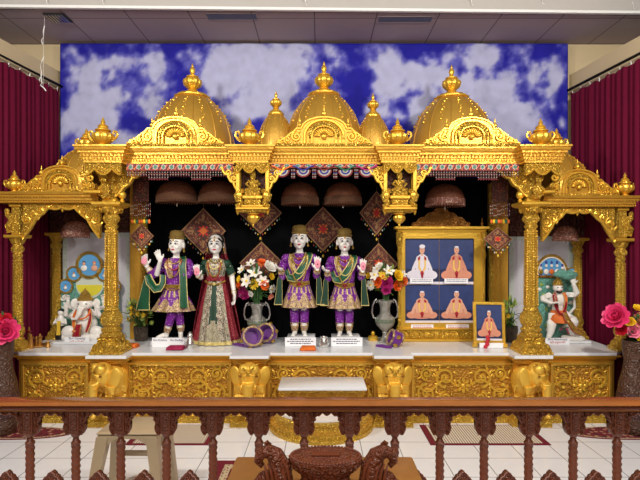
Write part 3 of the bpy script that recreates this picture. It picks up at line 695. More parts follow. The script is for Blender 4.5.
# ------------------------------------------------------------------ hanging shrines (brackets) under the inner blocks
def hanging(i, lab):
    a, b = UX[i]; cx = (a+b)/2+.015; Y = 4.30; r = thing('hanging_bracket', (cx, Y, 1.72), lab, 'bracket', 'hanging golden niches')
    k = .0086
    m = MB(); m.box(cx-.10, cx+.10, Y+.04, Y+.07, 1.97, 2.262, maroonw); build('niche_back', m, r, label='dark niche back')
    m = MB()
    for s in (-1, 1):
        m.box(cx+s*.125-.016, cx+s*.125+.016, Y-.05, Y-.015, 2.0, 2.262, gold, .004); m.box(cx+s*.125-.016, cx+s*.125+.016, Y+.04, Y+.07, 2.0, 2.262, gold, .004)
    n = 30; low = [(cx-.14+.28*t/n, 2.262-.035-.05*abs(cos(pi*2.5*t/n))) for t in range(n+1)]
    m.strip(low, [(x, 2.262) for x, z in low], Y-.055, Y-.03, goldf); m.tube([(x, Y-.058, z) for x, z in low], .008, 5, gold)
    build('canopy_frame', m, r); m = MB()
    m.box(cx-.085, cx+.085, Y-.06, Y+.07, 1.955, 1.985, gold, .005); m.box(cx-.065, cx+.065, Y-.055, Y+.065, 1.985, 2.02, goldf, .005); m.box(cx-.07, cx+.07, Y-.05, Y+.06, 1.905, 1.955, goldf, .006)
    m.box(cx-.095, cx+.095, Y-.065, Y+.075, 1.885, 1.905, gold, .005); m.box(cx-.14, cx+.14, Y-.075, Y+.08, 1.862, 1.885, gold, .006); m.box(cx-.115, cx+.115, Y-.06, Y+.07, 1.842, 1.862, goldf, .006)
    build('ledge', m, r); m = MB()
    m.lathe([(.003,1.715),(.010,1.73),(.008,1.742),(.02,1.75),(.046,1.775),(.052,1.795),(.046,1.812),(.03,1.82),(.05,1.828),(.054,1.836),(.04,1.844)], (cx,Y,0), 20, gold, fl=(10, .05, 1.75, 1.815)); build('pendant', m, r)
    m = MB(); y = Y-.01
    m.ell((cx, y, 2.045), (.05,.035,.028), goldf, 14, 8); m.ell((cx, y, 2.085), (.032,.026,.042), goldf, 14, 8); m.ell((cx, y-.008, 2.148), (.025,.026,.03), goldf, 14, 8)
    m.lathe([(.026,2.165),(.022,2.185),(.010,2.21),(.003,2.225)], (cx,y,0), 10, goldf)
    for s in (-1, 1):
        m.tube([(cx+s*.03, y, 2.115), (cx+s*.06, y-.01, 2.085), (cx+s*.035, y-.035, 2.065)], [.013,.011,.009], 7, goldf); m.tube([(cx+s*.02, y, 2.04), (cx+s*.06, y-.02, 2.035), (cx+s*.01, y-.045, 2.03)], [.018,.016,.01], 7, goldf)
    build('seated_figurine', m, r, remesh=.004)
    for s in (-1, 1):
        m = MB(); n = 16; xo = cx+s*.12
        low = []; top = []
        for t in range(n+1):
            u = t/n; x = xo+s*.155*u; low.append((x, 2.235-.20*(1-u)**1.1-.022*abs(sin(u*pi*3.2)))); top.append((x, 2.236))
        low[0] = (xo, 2.03); m.strip(low, top, Y-.02, Y+.03, goldf); m.tube([(x, Y-.024, z) for x, z in low], .012, 6, gold)
        m.tube(spiral(xo+s*.04, 2.13, .042, 1.5, pi/2, s, Y-.028), .009, 6, gold); m.tube(spiral(xo+s*.09, 2.18, .028, 1.3, -pi/2, -s, Y-.028), .008, 6, gold)
        rosette(m, xo+s*.04, Y-.034, 2.13, .016, 6, gold)
        # side console below
        low = [(cx+s*.085, 1.885), (cx+s*.11, 1.885), (cx+s*.135, 1.89), (cx+s*.15, 1.90), (cx+s*.145, 1.93)]
        m.tube([(cx+s*.075, Y-.03, 2.03), (cx+s*.11, Y-.03, 2.02), (cx+s*.135, Y-.03, 1.985), (cx+s*.12, Y-.03, 1.945), (cx+s*.10, Y-.03, 1.925), (cx+s*.12, Y-.03, 1.90), (cx+s*.145, Y-.03, 1.895)], [.018,.026,.030,.03,.024,.022,.014], 8, goldf)
        m.ell((cx+s*.115, Y-.045, 1.985), (.03,.02,.036), gold); m.tube([(cx+s*.125, Y-.03, 1.885), (cx+s*.128, Y-.03, 1.845), (cx+s*.128, Y-.03, 1.82)], [.018,.013,.003], 8, gold)
        m.tube([(cx+s*.08, Y+.03, 2.03), (cx+s*.13, Y+.03, 1.985), (cx+s*.10, Y+.03, 1.925)], [.018,.03,.024], 8, goldf)
        build('scroll_arm', m, r)
hanging(1, 'golden hanging niche with seated figurine and drop, left of the middle bay')
hanging(2, 'golden hanging niche with seated figurine and drop, right of the middle bay')
# ------------------------------------------------------------------ pediments
def pediment(name, cx, Y, z0, w, h, lab):
    """w half width, h height of the round top; finials added on top"""
    r = thing(name, (cx, Y, z0), lab, 'pediment', None); m = MB(); n = 60; low = []; top = []
    for i in range(n+1):
        u = -1+2*i/n; a = abs(u)
        rad = .46
        if a < rad: zz = h*(.62+.38*sqrt(max(0, 1-(a/rad)**2)))
        elif a < .56: zz = h*.62
        else: zz = h*(.10+.50*(1-(a-.56)/.44)**1.25)+h*.03*abs(sin(a*20))
        low.append((cx+u*w, z0)); top.append((cx+u*w, z0+zz))
    m.strip(low, top, Y, Y+.05, goldp); m.tube([(x, Y-.004, z) for x, z in top], .010, 6, gold)
    m.box(cx-w, cx+w, Y-.03, Y+.05, z0, z0+h*.09, goldf, .004)
    build('panel', m, r); m = MB(); zc = z0+h*.36
    for q, (rr, tr) in enumerate(((.40, .013), (.33, .008), (.25, .010))):
        R_ = w*rr; k = (h*.92-h*.36)/(w*.42)
        pts = [(cx+R_*cos(pi*t/24)*1.0, Y-.012-q*.004, zc+R_*k*sin(pi*t/24)) for t in range(25)]
        pts = [(cx+R_, Y-.012-q*.004, z0+h*.1)]+pts+[(cx-R_, Y-.012-q*.004, z0+h*.1)]
        m.tube(pts, tr*w/.41, 6, gold)
    R_ = w*.29
    for t in range(15):
        a = pi*(t+.5)/15; m.ell((cx+R_*cos(a), Y-.012, zc+R_*k*sin(a)), w*.016/.41*1.6, goldf, 6, 5)
    for t in range(11):
        a = pi*(t+.5)/11; R1 = w*.15
        m.ell((cx+R1*cos(a), Y-.016, zc-h*.02+R1*k*sin(a)), (w*.075, w*.03, w*.022), gold, 8, 6, M4.Rotation(-a, 3, 'Y'))
    m.ell((cx, Y-.02, zc-h*.03), (w*.06, w*.04, h*.09), gold, 12, 8)
    build('fan_shell', m, r)
    for s in (-1, 1):
        m = MB()
        m.tube(spiral(cx+s*w*.57, z0+h*.34, h*.17, 1.6, pi/2, -s, Y-.01), .009*w/.41+.001, 6, gold); m.tube(spiral(cx+s*w*.76, z0+h*.24, h*.12, 1.5, -pi/2, s, Y-.01), .008*w/.41, 6, gold)
        m.tube(spiral(cx+s*w*.90, z0+h*.17, h*.07, 1.2, pi/2, -s, Y-.01), .006*w/.41, 6, gold)
        for t in range(7):
            a = random.random()*6.28; leaf(m, cx+s*w*(.5+.07*t), Y-.008, z0+h*(.5-.045*t), h*.06, h*.03, a, gold); leaf(m, cx+s*w*(.5+.06*t), Y-.008, z0+h*.15, h*.05, h*.025, a+1, gold)
        rosette(m, cx+s*w*.57, Y-.018, z0+h*.34, h*.06, 6, gold); build('volute', m, r)
    for dx, zz, sc in ((0, h, 1), (-.50*w, h*.62, .8), (.50*w, h*.62, .8)):
        m = MB(); q = sc*min(1, w/.36)
        m.lathe([(.026*q,0),(.028*q,.006),(.012*q,.012),(.014*q,.018),(.026*q,.03),(.026*q,.042),(.012*q,.055),(.008*q,.06),(.010*q,.068),(.003*q,.10)], (cx+dx, Y+.02, z0+zz-.004), 12, gold); build('finial', m, r)
    return r
YP = 4.29
pediment('pediment', WX(175.5, YP), YP, 2.405, .415, .255, 'carved golden pediment with fan shell in front of the left large dome')
pediment('pediment', WX(324, YP), YP, 2.405, .415, .255, 'carved golden pediment with fan shell in front of the middle dome')
pediment('pediment', WX(471.5, YP), YP, 2.405, .415, .25, 'carved golden pediment with fan shell in front of the right large dome')
# side bay roofs
for sg, xa, xb, z, lab in ((1, -12, 98, 1.937, 'short gilded cornice over the left side bay'), (-1, 652, 543, 1.902, 'short gilded cornice over the right side bay')):
    x0, x1 = sorted((WX(xa, 4.4), WX(xb, 4.4)))
    if sg > 0: pth = [(x0+.05, 5.2), (x0+.05, 4.42), (x1, 4.42)]
    else: pth = [(x0, 4.42), (x1-.05, 4.42), (x1-.05, 5.2)]
    m = MB(); m.sweep(pth, [(-.03,z),(0,z),(.0,z+.018),(.012,z+.022),(.012,z+.045),(.03,z+.052),(.03,z+.066),(.042,z+.074),(.046,z+.095),(-.03,z+.095)], goldp)
    m.beads(pth, .010, z+.012, .022, .007, gold); m.beads(pth, .022, z+.05, .026, .008, gold)
    m.plan([(x0+.04, 4.43), (x1-.04 if sg < 0 else x1, 4.43), (x1-.04 if sg < 0 else x1, 5.2), (x0+.04, 5.2)], z+.05, z+.08, goldp)
    build('cornice', m, label=lab, cat='cornice')
pediment('pediment', WX(61, 4.45), 4.45, 2.033, .37, .235, 'smaller golden pediment with fan shell over the left side bay')
pediment('pediment', WX(578.5, 4.45), 4.45, 1.998, .355, .235, 'smaller golden pediment with fan shell over the right side bay')
# ------------------------------------------------------------------ domes
def dome(px, Y, zb, R0, hh, fin, lab, cut=None):
    cx = WX(px, Y); r = thing('dome', (cx, Y, zb), lab, 'dome', None); k = hh
    P = [(1.02,0),(1.02,.02),(.985,.03),(1.0,.10),(1.0,.20),(.975,.32),(.92,.44),(.86,.56),(.765,.67),(.64,.77),(.50,.86),(.38,.92),(.30,.955)]
    m = MB(); m.lathe([(a*R0, b*hh) for a, b in P], (cx, Y, zb), 64, goldd)
    for j in range(12):
        a = 2*pi*j/12+pi/12
        m.tube([(cx+(p*R0+.001)*cos(a), Y+(p*R0+.001)*sin(a), zb+q*hh) for p, q in P[2:]], R0*.014, 5, goldd)
    for j in range(12):
        for ci, c0 in enumerate((-pi/2+pi/6*j,)):
            for t in range(8):
                q = .50+.05*t; i = max(i for i in range(len(P)) if P[i][1] <= q); i = min(i, len(P)-2)
                u = (q-P[i][1])/(P[i+1][1]-P[i][1]); rr = (P[i][0]*(1-u)+P[i+1][0]*u)*R0+.002; a = c0+.035*sin(t*2.1)
                m.ell((cx+rr*cos(a), Y+rr*sin(a), zb+q*hh), (R0*.018 if t % 3 else R0*.034,)*3, gold, 6, 5)
    if cut is not None:
        for v in m.v: v.x = min(v.x, cut) if cut < 0 else max(v.x, cut)
    build('shell', m, r)
    m = MB(); z = hh*.93; q = fin
    m.lathe([(.36*R0,z-.015),(.42*R0,z-.005),(.42*R0,z+.008),(.36*R0,z+.018),(.34*R0,z+.028),(.22*R0,z+.045),(.14*R0,z+.06),(.12*R0,z+.07)], (cx,Y,zb), 24, gold, fl=(12, .05, z+.0, z+.045)); build('collar', m, r)
    m = MB(); z += .06
    m.lathe([(.035*q,0),(.05*q,.01*q),(.035*q,.02*q),(.05*q,.03*q),(.082*q,.06*q),(.09*q,.09*q),(.082*q,.115*q),(.05*q,.13*q),(.06*q,.137*q),(.06*q,.145*q),(.03*q,.155*q),(.018*q,.17*q),(.022*q,.18*q),(.028*q,.205*q),(.02*q,.23*q),(.010*q,.24*q),(.012*q,.25*q),(.003*q,.275*q)], (cx,Y,zb+z), 28, gold, fl=(14, .05, .03*q, .12*q))
    build('finial', m, r)
    return r
dome(192.5, 4.88, 2.41, .405, .64, 1.0, 'large golden dome at the left with a pot finial')
dome(324, 4.88, 2.41, .375, .66, 1.0, 'large golden dome in the middle of the roof between two small domes')
dome(451.5, 4.92, 2.41, .405, .64, 1.0, 'large golden dome at the right with a pot finial')
dome(276, 4.84, 2.41, .18, .45, .62, 'small golden dome to the left of the middle dome')
dome(373, 4.84, 2.41, .175, .43, .62, 'small golden dome to the right of the middle dome')
dome(96, 4.84, 2.03, .40, .50, .3, 'low golden dome of the left side bay, half hidden by the main cornice', cut=UX[0][0]-.035)
dome(546, 4.84, 1.99, .40, .50, .3, 'low golden dome of the right side bay, half hidden by the main cornice', cut=UX[3][1]+.035)
# ------------------------------------------------------------------ pots
def pot(px, Y, zb, sc, lab):
    cx = WX(px, Y); r = thing('ornamental_pot', (cx, Y, zb), lab, 'pot', 'golden pots on the shrine roof'); m = MB()
    P = [(.045,0),(.05,.008),(.03,.018),(.028,.026),(.06,.04),(.088,.07),(.092,.095),(.085,.115),(.06,.13),(.05,.138)]
    m.lathe([(a*sc, b*sc) for a, b in P], (cx,Y,zb), 28, gold, fl=(14, .05, .035*sc, .12*sc)); build('bowl', m, r); m = MB()
    P = [(.05,.138),(.068,.144),(.066,.152),(.045,.165),(.040,.175),(.046,.182),(.03,.198),(.015,.21),(.02,.222),(.014,.235),(.003,.262)]
    m.lathe([(a*sc, b*sc) for a, b in P], (cx,Y,zb), 20, gold); build('lid', m, r)
    for s in (-1, 1):
        m = MB(); m.tube([(cx+s*x*sc, Y, zb+z*sc) for x, z in ((.075,.06),(.105,.075),(.125,.105),(.118,.135),(.095,.142),(.088,.125),(.10,.118))], [.011*sc]*5+[.009*sc,.006*sc], 7, gold); build('handle', m, r)
pot(103, 4.32, 2.405, 1.0, 'golden two-handled pot on the cornice above the tall left column')
pot(86.5, 4.50, 2.405, .80, 'smaller-looking golden pot behind the pot at the left corner of the main cornice')
pot(249.5, 4.32, 2.405, .98, 'golden two-handled pot between the left large dome and the small left dome')
pot(397.5, 4.32, 2.405, .96, 'golden two-handled pot between the small right dome and the right large dome')
pot(540.5, 4.32, 2.405, .96, 'golden two-handled pot on the cornice above the tall right column')
pot(556.5, 4.50, 2.405, .80, 'smaller-looking golden pot behind the pot at the right corner of the main cornice')
pot(14.5, 4.45, 2.033, .75, 'small golden pot on the far left end of the side cornice')
pot(625, 4.45, 1.998, .80, 'small golden pot on the far right end of the side cornice')
# ------------------------------------------------------------------ inner walls of the shrine
m = MB(); n = 120; xs = [WX(131, 5.15)+(WX(507, 5.15)-WX(131, 5.15))*i/n for i in range(n+1)]
m.loft([[(x, 5.15+.012*sin(x*34+sin(x*7)), z) for x in xs]+[(x, 5.17+.012*sin(x*34+sin(x*7)), z) for x in xs[::-1]] for z in (.622, 2.26)], black)
build('black_curtain', m, ang=80, label='black cloth hung behind the row of statues inside the shrine', cat='curtain')
for a, b, zt, arch, lab in ((63, 131, 1.70, 1, 'grey-white board with a patterned border behind the elephant-headed statue'), (509, 573, 1.66, 1, 'grey-white board with a patterned border behind the monkey-faced statue')):
    Y = 5.16; x0, x1 = WX(a, Y), WX(b, Y); r = thing('backing_board', ((x0+x1)/2, Y, .621), lab, 'board'); m = MB()
    m.box(x0, x1, Y, Y+.02, .621, zt, boardm); build('board', m, r); m = MB()
    for xx in (x0, x1-.045): m.box(xx, xx+.045, Y-.006, Y-.001, .621, zt, boardb)
    m.box(x0+.046, x1-.046, Y-.006, Y-.001, zt-.045, zt, boardb); build('border', m, r)
    m = MB(); m.box(x0-.12 if a < 300 else x0, x1+.0 if a < 300 else x1+.12, 5.14, 5.17, zt+.001, 1.99 if a > 300 else 2.02, maroonw); build('inner_panel', m, label='dark brown carved panel above the %s grey board' % ('left' if a < 300 else 'right'), cat='panel')
for xa, xb, lab in ((-2.04, WX(131.5, 5.15), 'dark brown panel under the main cornice at the left end of the black cloth'), (WX(506.5, 5.15), 2.04, 'dark brown panel under the main cornice at the right end of the black cloth')):
    m = MB(); m.box(xa, xb, 5.115, 5.138, 1.985, 2.258, maroonw); build('upper_panel', m, label=lab, cat='panel')
for sg, a, b, lab in ((1, 50, 62.5, 'dark carved side post behind the left back column'), (-1, 573.5, 585, 'dark carved side post behind the right back column')):
    Y = 5.19; m = MB(); m.box(WX(a, Y), WX(b, Y), Y-.0, Y+.04, .621, 1.98, goldk, .004); build('side_post', m, label=lab, cat='post')
# ------------------------------------------------------------------ statues
def rot_about(c, yaw, pitch=0, roll=0):
    return M4.Translation(V(c)) @ M4.Rotation(yaw, 4, 'Z') @ M4.Rotation(roll, 4, 'Y') @ M4.Rotation(pitch, 4, 'X') @ M4.Translation(-V(c))
def head(mb, c, m=None):
    x, y, z = c
    mb.ell((x, y, z+.012), (.072,.072,.084), m, 24, 18); mb.ell((x, y-.016, z-.040), (.056,.053,.052), m, 20, 14)
    mb.ell((x, y-.045, z-.074), (.020,.022,.016), m, 12, 8)
    mb.tube([(x, y-.066, z+.014), (x, y-.074, z-.004), (x, y-.083, z-.020)], [.007,.008,.011], 8, m)
    for s in (-1, 1):
        mb.ell((x+s*.030, y-.052, z-.028), (.022,.020,.022), m, 12, 8)
        mb.ell((x+s*.075, y+.004, z-.010), (.010,.018,.030), m, 12, 8)
        mb.ell((x+s*.008, y-.073, z-.022), (.007,.008,.006), m, 8, 6)
def face_marks(root, c, T, brow=True, tilak=redjew, parent=None):
    x, y, z = c; p = parent or root
    for s in (-1, 1):
        m = MB(); m.T = T
        m.ell((x+s*.0285, y-.0665, z+.004), (.0185,.0062,.0078), whm, 14, 8, M4.Rotation(-s*.35, 3, 'Z')); m.ell((x+s*.028, y-.0705, z+.004), (.0080,.0048,.0070), eyem, 10, 6)
        m.tube([(x+s*.0130, y-.0705, z+.003), (x+s*.020, y-.0725, z+.0100), (x+s*.030, y-.0705, z+.0112), (x+s*.043, y-.0600, z+.006)], [.0024,.0040,.0040,.0024], 5, eyem)
        build('eye', m, p); m = MB(); m.T = T
        m.tube([(x+s*.012, y-.0705, z+.024), (x+s*.027, y-.0685, z+.031), (x+s*.046, y-.056, z+.024)], [.0025,.0045,.0025], 5, eyem); build('eyebrow', m, p)
        m = MB(); m.T = T; m.tube([(x+s*.079, y-.004, z-.036), (x+s*.081, y-.006, z-.05)], .007, 7, mgold); m.ell((x+s*.082, y-.006, z-.060), (.010,.008,.012), mgold, 8, 6); build('earring', m, p)
    m = MB(); m.T = T; m.ell((x, y-.0700, z-.0475), (.0185,.0070,.0052), lipm, 12, 6); m.ell((x, y-.0690, z-.053), (.011,.006,.004), lipm, 10, 6); build('lips', m, p)
    m = MB(); m.T = T; m.ell((x, y-.0715, z+.036), (.0065,.003,.0065), tilak, 8, 6)
    m.tube([(x-.008, y-.069, z+.052), (x-.008, y-.072, z+.034), (x, y-.073, z+.026), (x+.008, y-.072, z+.034), (x+.008, y-.069, z+.052)], .0016, 5, fye); build('forehead_mark', m, p)
def hand(mb, w, d, n, side, sc=1.0, m=None, curl=.25, spread=.12):
    """w wrist, d finger direction, n palm facing, side +1/-1 where the thumb leaves"""
    d = V(d).normalized(); n = V(n); n = (n-d*n.dot(d)).normalized(); s = d.cross(n).normalized()*side
    w = V(w); rot = M4((s, n, d)).transposed()
    mb.ell(w+d*.028*sc, (.024*sc,.012*sc,.034*sc), m, 14, 10, rot); mb.ell(w+d*.012*sc+s*.010*sc, (.015*sc,.013*sc,.020*sc), m, 10, 8, rot)
    for k, (o, L) in enumerate(((.0175,.040),(.006,.046),(-.006,.043),(-.0175,.034))):
        a = spread*(1.5-k); dd = (d+s*a).normalized(); b = w+d*.048*sc+s*o*sc; pts = [b-dd*.012*sc, b]
        c = 0
        for j in range(3):
            c += curl*(.8+.25*k); dr = dd*cos(c)+n*sin(c); pts.append(pts[-1]+dr*L*sc/3)
        mb.tube(pts, [.0074*sc,.0074*sc,.0068*sc,.0062*sc,.0045*sc], 8, m)
    b = w+d*.010*sc+s*.016*sc; dt = (d*.55+s*.8+n*.25).normalized(); p1 = b+dt*.022*sc; p2 = p1+(d*.85+s*.35+n*.3).normalized()*.020*sc
    mb.tube([b-dt*.006*sc, b+dt*.008*sc, p1, p2], [.010*sc,.0095*sc,.008*sc,.0055*sc], 8, m)
def foot(mb, a, d, sc=1.0, m=None):
    a = V(a); d = V(d).normalized(); s = V((d.y, -d.x, 0))
    mb.ell(a+V((0,0,.022*sc)), (.022*sc,.026*sc,.024*sc), m, 12, 8)
    mb.tube([a+V((0,0,.026*sc))-d*.015*sc, a+d*.03*sc+V((0,0,.022*sc)), a+d*.065*sc+V((0,0,.013*sc)), a+d*.085*sc+V((0,0,.010*sc))], [.020*sc,.020*sc,.017*sc,.010*sc], 10, m)
    for k in range(5):
        o = (k-2)*.0085*sc; mb.ell(a+d*(.088-.004*abs(k-1))*sc+s*o+V((0,0,.007*sc)), (.0062*sc,.010*sc,.0062*sc), m, 8, 6)
def rings(mb, spec, m, n=40, fold=(0,0), T=None):
    """spec = (z, cx, cy, rx, ry)"""
    R_ = []
    for z, cx, cy, rx, ry in spec:
        t = (spec[0][0]-z)/(spec[0][0]-spec[-1][0]+1e-9) if spec[0][0] != spec[-1][0] else 0
        R_.append([(cx+rx*(1+fold[1]*t*cos(fold[0]*2*pi*i/n))*cos(2*pi*i/n), cy+ry*(1+fold[1]*t*cos(fold[0]*2*pi*i/n))*sin(2*pi*i/n), z) for i in range(n)])
    return R_
def skirt(mb, spec, n, fold, fn, thick=.004):
    """open shell skirt, material per face from fn(angle, z)"""
    sub = []
    for k in range(len(spec)-1):
        for j in range(6): sub.append(tuple(spec[k][q]+(spec[k+1][q]-spec[k][q])*j/6 for q in range(5)))
    sub.append(spec[-1]); O = rings(mb, sub, None, n, fold); I = rings(mb, [(z, x, y, a-thick, b-thick) for z, x, y, a, b in sub], None, n, fold)
    for j in range(len(sub)-1):
        for i in range(n):
            q = (i+1) % n; mt = fn(2*pi*(i+.5)/n, (sub[j][0]+sub[j+1][0])/2)
            mb.add([O[j][i], O[j][q], O[j+1][q], O[j+1][i]], [(0,1,2,3)], mt); mb.add([I[j][i], I[j][q], I[j+1][q], I[j+1][i]], [(3,2,1,0)], mt)
    for i in range(n):
        q = (i+1) % n; mb.add([O[-1][i], O[-1][q], I[-1][q], I[-1][i]], [(0,1,2,3)], mb.ms[0]); mb.add([O[0][i], O[0][q], I[0][q], I[0][i]], [(3,2,1,0)], mb.ms[0])
def base_frame(px, Y, zfeet): return M4.Translation(V((WX(px, Y), Y, zfeet)))
def necklace(m, T, cx, y, z, w, drop, r, mt, bul=.012):
    m.tube([(cx+w*cos(pi*t/12), y-bul*sin(pi*t/12), z-drop*sin(pi*t/12)) for t in range(13)], r, 6, mt)
def cap(root, T, c, hh=.086):
    m = MB(); m.T = T; m.lathe([(.067,.0),(.071,.006),(.072,.02),(.070,.024),(.0705,.05),(.068,hh*.70),(.060,hh*.86),(.042,hh*.95),(.03,hh*.99),(.002,hh)], (c[0], c[1], c[2]+.045), 28, capm)
    for t in range(28):
        a = 2*pi*t/28; m.ell((c[0]+.072*cos(a), c[1]+.072*sin(a), c[2]+.059), .0045, mgold, 5, 4)
    return build('cap', m, root)
def standing_pair(px, lab, sc=1.0):
    Y = 4.86; T = base_frame(px, Y, .692) @ M4.Diagonal((sc, sc, sc*1.04, 1)); r = thing('deity_statue', T.translation, lab, 'statue', None)
    hc = (0, -.01, .885); m = MB(); m.T = T
    head(m, hc, statue_m); m.tube([(0,.0,.73), (0,-.002,.80), (0,-.005,.85)], [.042,.032,.034], 12, statue_m)
    m.loft([[(cx+rx*cos(a), cy+ry*sin(a), z) for a in [2*pi*i/20 for i in range(20)]] for z, cx, cy, rx, ry in ((.42,0,0,.085,.06),(.50,0,0,.08,.055),(.60,0,0,.095,.062),(.69,0,0,.12,.06),(.74,0,0,.085,.045),(.76,0,0,.04,.035))], statue_m)
    L = [(-.125,.0,.705), (-.165,.0,.60), (-.162,-.03,.545), (-.170,-.10,.612)]; Rr = [(.125,.0,.705), (.168,.0,.60), (.165,-.03,.555), (.170,-.10,.615)]
    m.tube(L, [.036,.032,.028,.020], 12, statue_m); m.tube(Rr, [.036,.032,.028,.020], 12, statue_m)
    m.ell(L[2], .029, statue_m); m.ell(Rr[2], .029, statue_m)
    hand(m, L[3], (-.55,-.55,.25), (0,-.4,1), -1, 1.05, statue_m, .35); hand(m, Rr[3], (.05,-.1,1), (0,-1,0), -1, 1.25, statue_m, .06)
    for s in (-1, 1):
        m.tube([(s*.045,0,.44), (s*.044,.0,.27), (s*.045,.0,.14), (s*.045,.0,.03)], [.05,.04,.032,.022], 12, statue_m); foot(m, (s*.045,.0,.0), (s*.18,-1,0), 1.0, statue_m)
    b = build('body', m, r, remesh=.0042)
    face_marks(r, hc, T); cap(r, T, hc)
    m = MB(); m.T = T @ M4.Translation(V((Rr[3][0]+.004, Rr[3][1]-.018, Rr[3][2]+.045))); m.ell((0,0,0), (.027,.005,.040), pink, 12, 8); m.ell((0,-.005,-.004), (.007,.003,.008), redjew, 8, 6); build('painted_palm', m, r, label='pink painted palm of the raised hand')
    m = MB(); m.T = T @ M4.Translation(V((L[3][0]-.022, L[3][1]-.026, L[3][2]+.014))); m.ell((0,0,0), (.020,.014,.007), pink, 10, 6); build('painted_palm', m, r, label='pink painted palm of the lowered hand')
    # tunic
    m = MB(); m.T = T; m.mi(purple); n = 36
    spec = [(.755,0,.002,.050,.042), (.742,0,.0,.085,.052), (.70,0,.0,.133,.068), (.62,0,-.002,.112,.076), (.52,0,.0,.094,.070), (.47,0,0,.092,.070)]
    m.loft(rings(m, spec, None, n), purple); build('tunic', m, r)
    for s, A in ((-1, L), (1, Rr)):
        m = MB(); m.T = T; A = [V(p) for p in A]; m.tube([A[0], A[0].lerp(A[1], .5), A[1], A[2], A[2].lerp(A[3], .6)], [.048,.046,.041,.037,.031], 14, purple); m.ell(A[0], (.05,.048,.045), purple, 12, 8); m.ell(A[2], .038, purple, 12, 8); sl = build('sleeve', m, r)
        m = MB(); m.T = T; m.tube([A[2].lerp(A[3], .58), A[2].lerp(A[3], .80)], [.034,.030], 12, lace); build('cuff', m, r); m = MB(); m.T = T
        m.tube([A[2].lerp(A[3], .86), A[2].lerp(A[3], .95)], [.0265,.025], 12, mgold); build('bracelet', m, r)
    m = MB(); m.T = T; m.mi(purple)
    def fn(a, z):
        k = abs(((a*8/(2*pi)) % 1)-.5)*2
        if z < .272+.012: return lace
        if z < .31+.095*(1-k)**.7: return lace
        if .39 < z < .46 and abs(((a*16/(2*pi)) % 1)-.5) < .10: return trimg
        return purple
    skirt(m, [(.49,0,0,.092,.068), (.42,0,0,.112,.082), (.34,0,0,.142,.105), (.262,0,0,.168,.122)], 96, (12,.05), fn); build('skirt', m, r)
    m = MB(); m.T = T; m.loft(rings(m, [(.50,0,0,.098,.076), (.478,0,0,.100,.078), (.465,0,0,.098,.076)], None, 30), mgold)
    m.tube([(-.08,-.06,.475), (-.03,-.083,.455), (.03,-.083,.455), (.08,-.06,.475)], .007, 6, mgold); m.ell((0,-.083,.478), (.02,.01,.02), redjew, 10, 6); build('belt', m, r)
    for s in (-1, 1):
        m = MB(); m.T = T; m.tube([(s*.045,0,.36), (s*.046,0,.22), (s*.046,0,.12)], [.052,.046,.040], 14, purple); build('trouser_leg', m, r)
        m = MB(); m.T = T; m.tube([(s*.046,0,.122), (s*.046,0,.085), (s*.046,0,.045)], [.0425,.037,.030], 14, lace); build('anklet', m, r)
    # sash from shoulder across chest
    m = MB(); m.T = T
    P = [(.085,.03,.757), (.092,-.035,.748), (.080,-.072,.70), (.050,-.094,.645), (.0,-.100,.575), (-.05,-.095,.530), (-.095,-.070,.535), (-.125,-.035,.60)]
    Wd = [(.034,0,-.004), (.036,0,-.010), (.034,0,-.016), (.030,0,-.030), (.022,0,-.038), (.010,0,-.036), (-.012,0,-.03), (-.022,-.004,-.012)]
    m.ribbon(P, Wd, green, trimg, .006); build('sash', m, r)
    for s, wx in ((-1, .024), (1, .024)):
        m = MB(); m.T = T; x = s*.185
        P = [(x-s*.02,-.05,.585), (x,-.055,.52), (x+s*.004,-.05,.42), (x+s*.012,-.045,.33), (x+s*.014,-.045,.285)]
        m.ribbon(P, [(.014,0,.01), (.022,0.004,0), (.028,.004,0), (.036,.004,0), (.040,.004,0)], greend, trimg, .006, .05)
        m.box(P[-1][0]-.040, P[-1][0]+.040, -.052, -.040, .284, .292, trimg); build('scarf_end', m, r)
    for w, dr, z, rr, mt, y in ((.055,.05,.755,.006,mgold,-.052), (.072,.10,.745,.007,mgold,-.068), (.080,.165,.735,.006,trimg,-.078), (.075,.205,.70,.0055,mgold,-.086)):
        m = MB(); m.T = T; necklace(m, T, 0, y, z, w, dr, rr, mt, .024); 
        if dr < .12: m.ell((0, y-.026, z-dr), (.014,.008,.016), redjew, 8, 6)
        build('necklace', m, r)
    m = MB(); m.T = T; m.ribbon([(-.07,-.03,.748), (-.078,-.066,.70), (-.066,-.080,.64), (-.05,-.082,.60)], [(.026,0,0)]*4, lace, None, .006); build('yoke', m, r)
    return r
def plinth(px0, px1, yt, yb, lab, Yf=4.66):
    x0, x1 = WX(px0, Yf), WX(px1, Yf); r = thing('statue_plinth', ((x0+x1)/2, 4.8, .621), lab, 'plinth'); m = MB()
    m.box(x0+.01, x1-.01, Yf+.012, 4.97, .621, .692, marble, .004); build('block', m, r); m = MB(); m.box(x0, x1, Yf, Yf+.006, .6215, WZ(yt, Yf), paper); p = build('sign', m, r, label='white paper sign with small print')
    m = MB(); rnd = random.Random(int(px0)); zt = WZ(yt, Yf)
    for q in range(3):
        x = x0+.05 if q != 1 else x0+.02; e = x1-.05 if q != 1 else x1-.02
        while x < e:
            w = .006+rnd.random()*.02; m.box(x, min(e, x+w), Yf-.0012, Yf-.0002, zt-.020-.020*q, zt-.012-.020*q, ink); x += w+.006
    build('print', m, p); return r
plinth(285, 316, 337.5, 347.5, 'white marble plinth with printed sign under the taller purple-dressed statue'); plinth(331, 362.5, 337.5, 347.5, 'white marble plinth with printed sign under the shorter purple-dressed statue')
standing_pair(299.5, 'white marble deity statue in purple dress and green sash, the taller of the facing pair', 1.015)
standing_pair(344.5, 'white marble deity statue in purple dress and green sash, beside the right flower urn', .985)
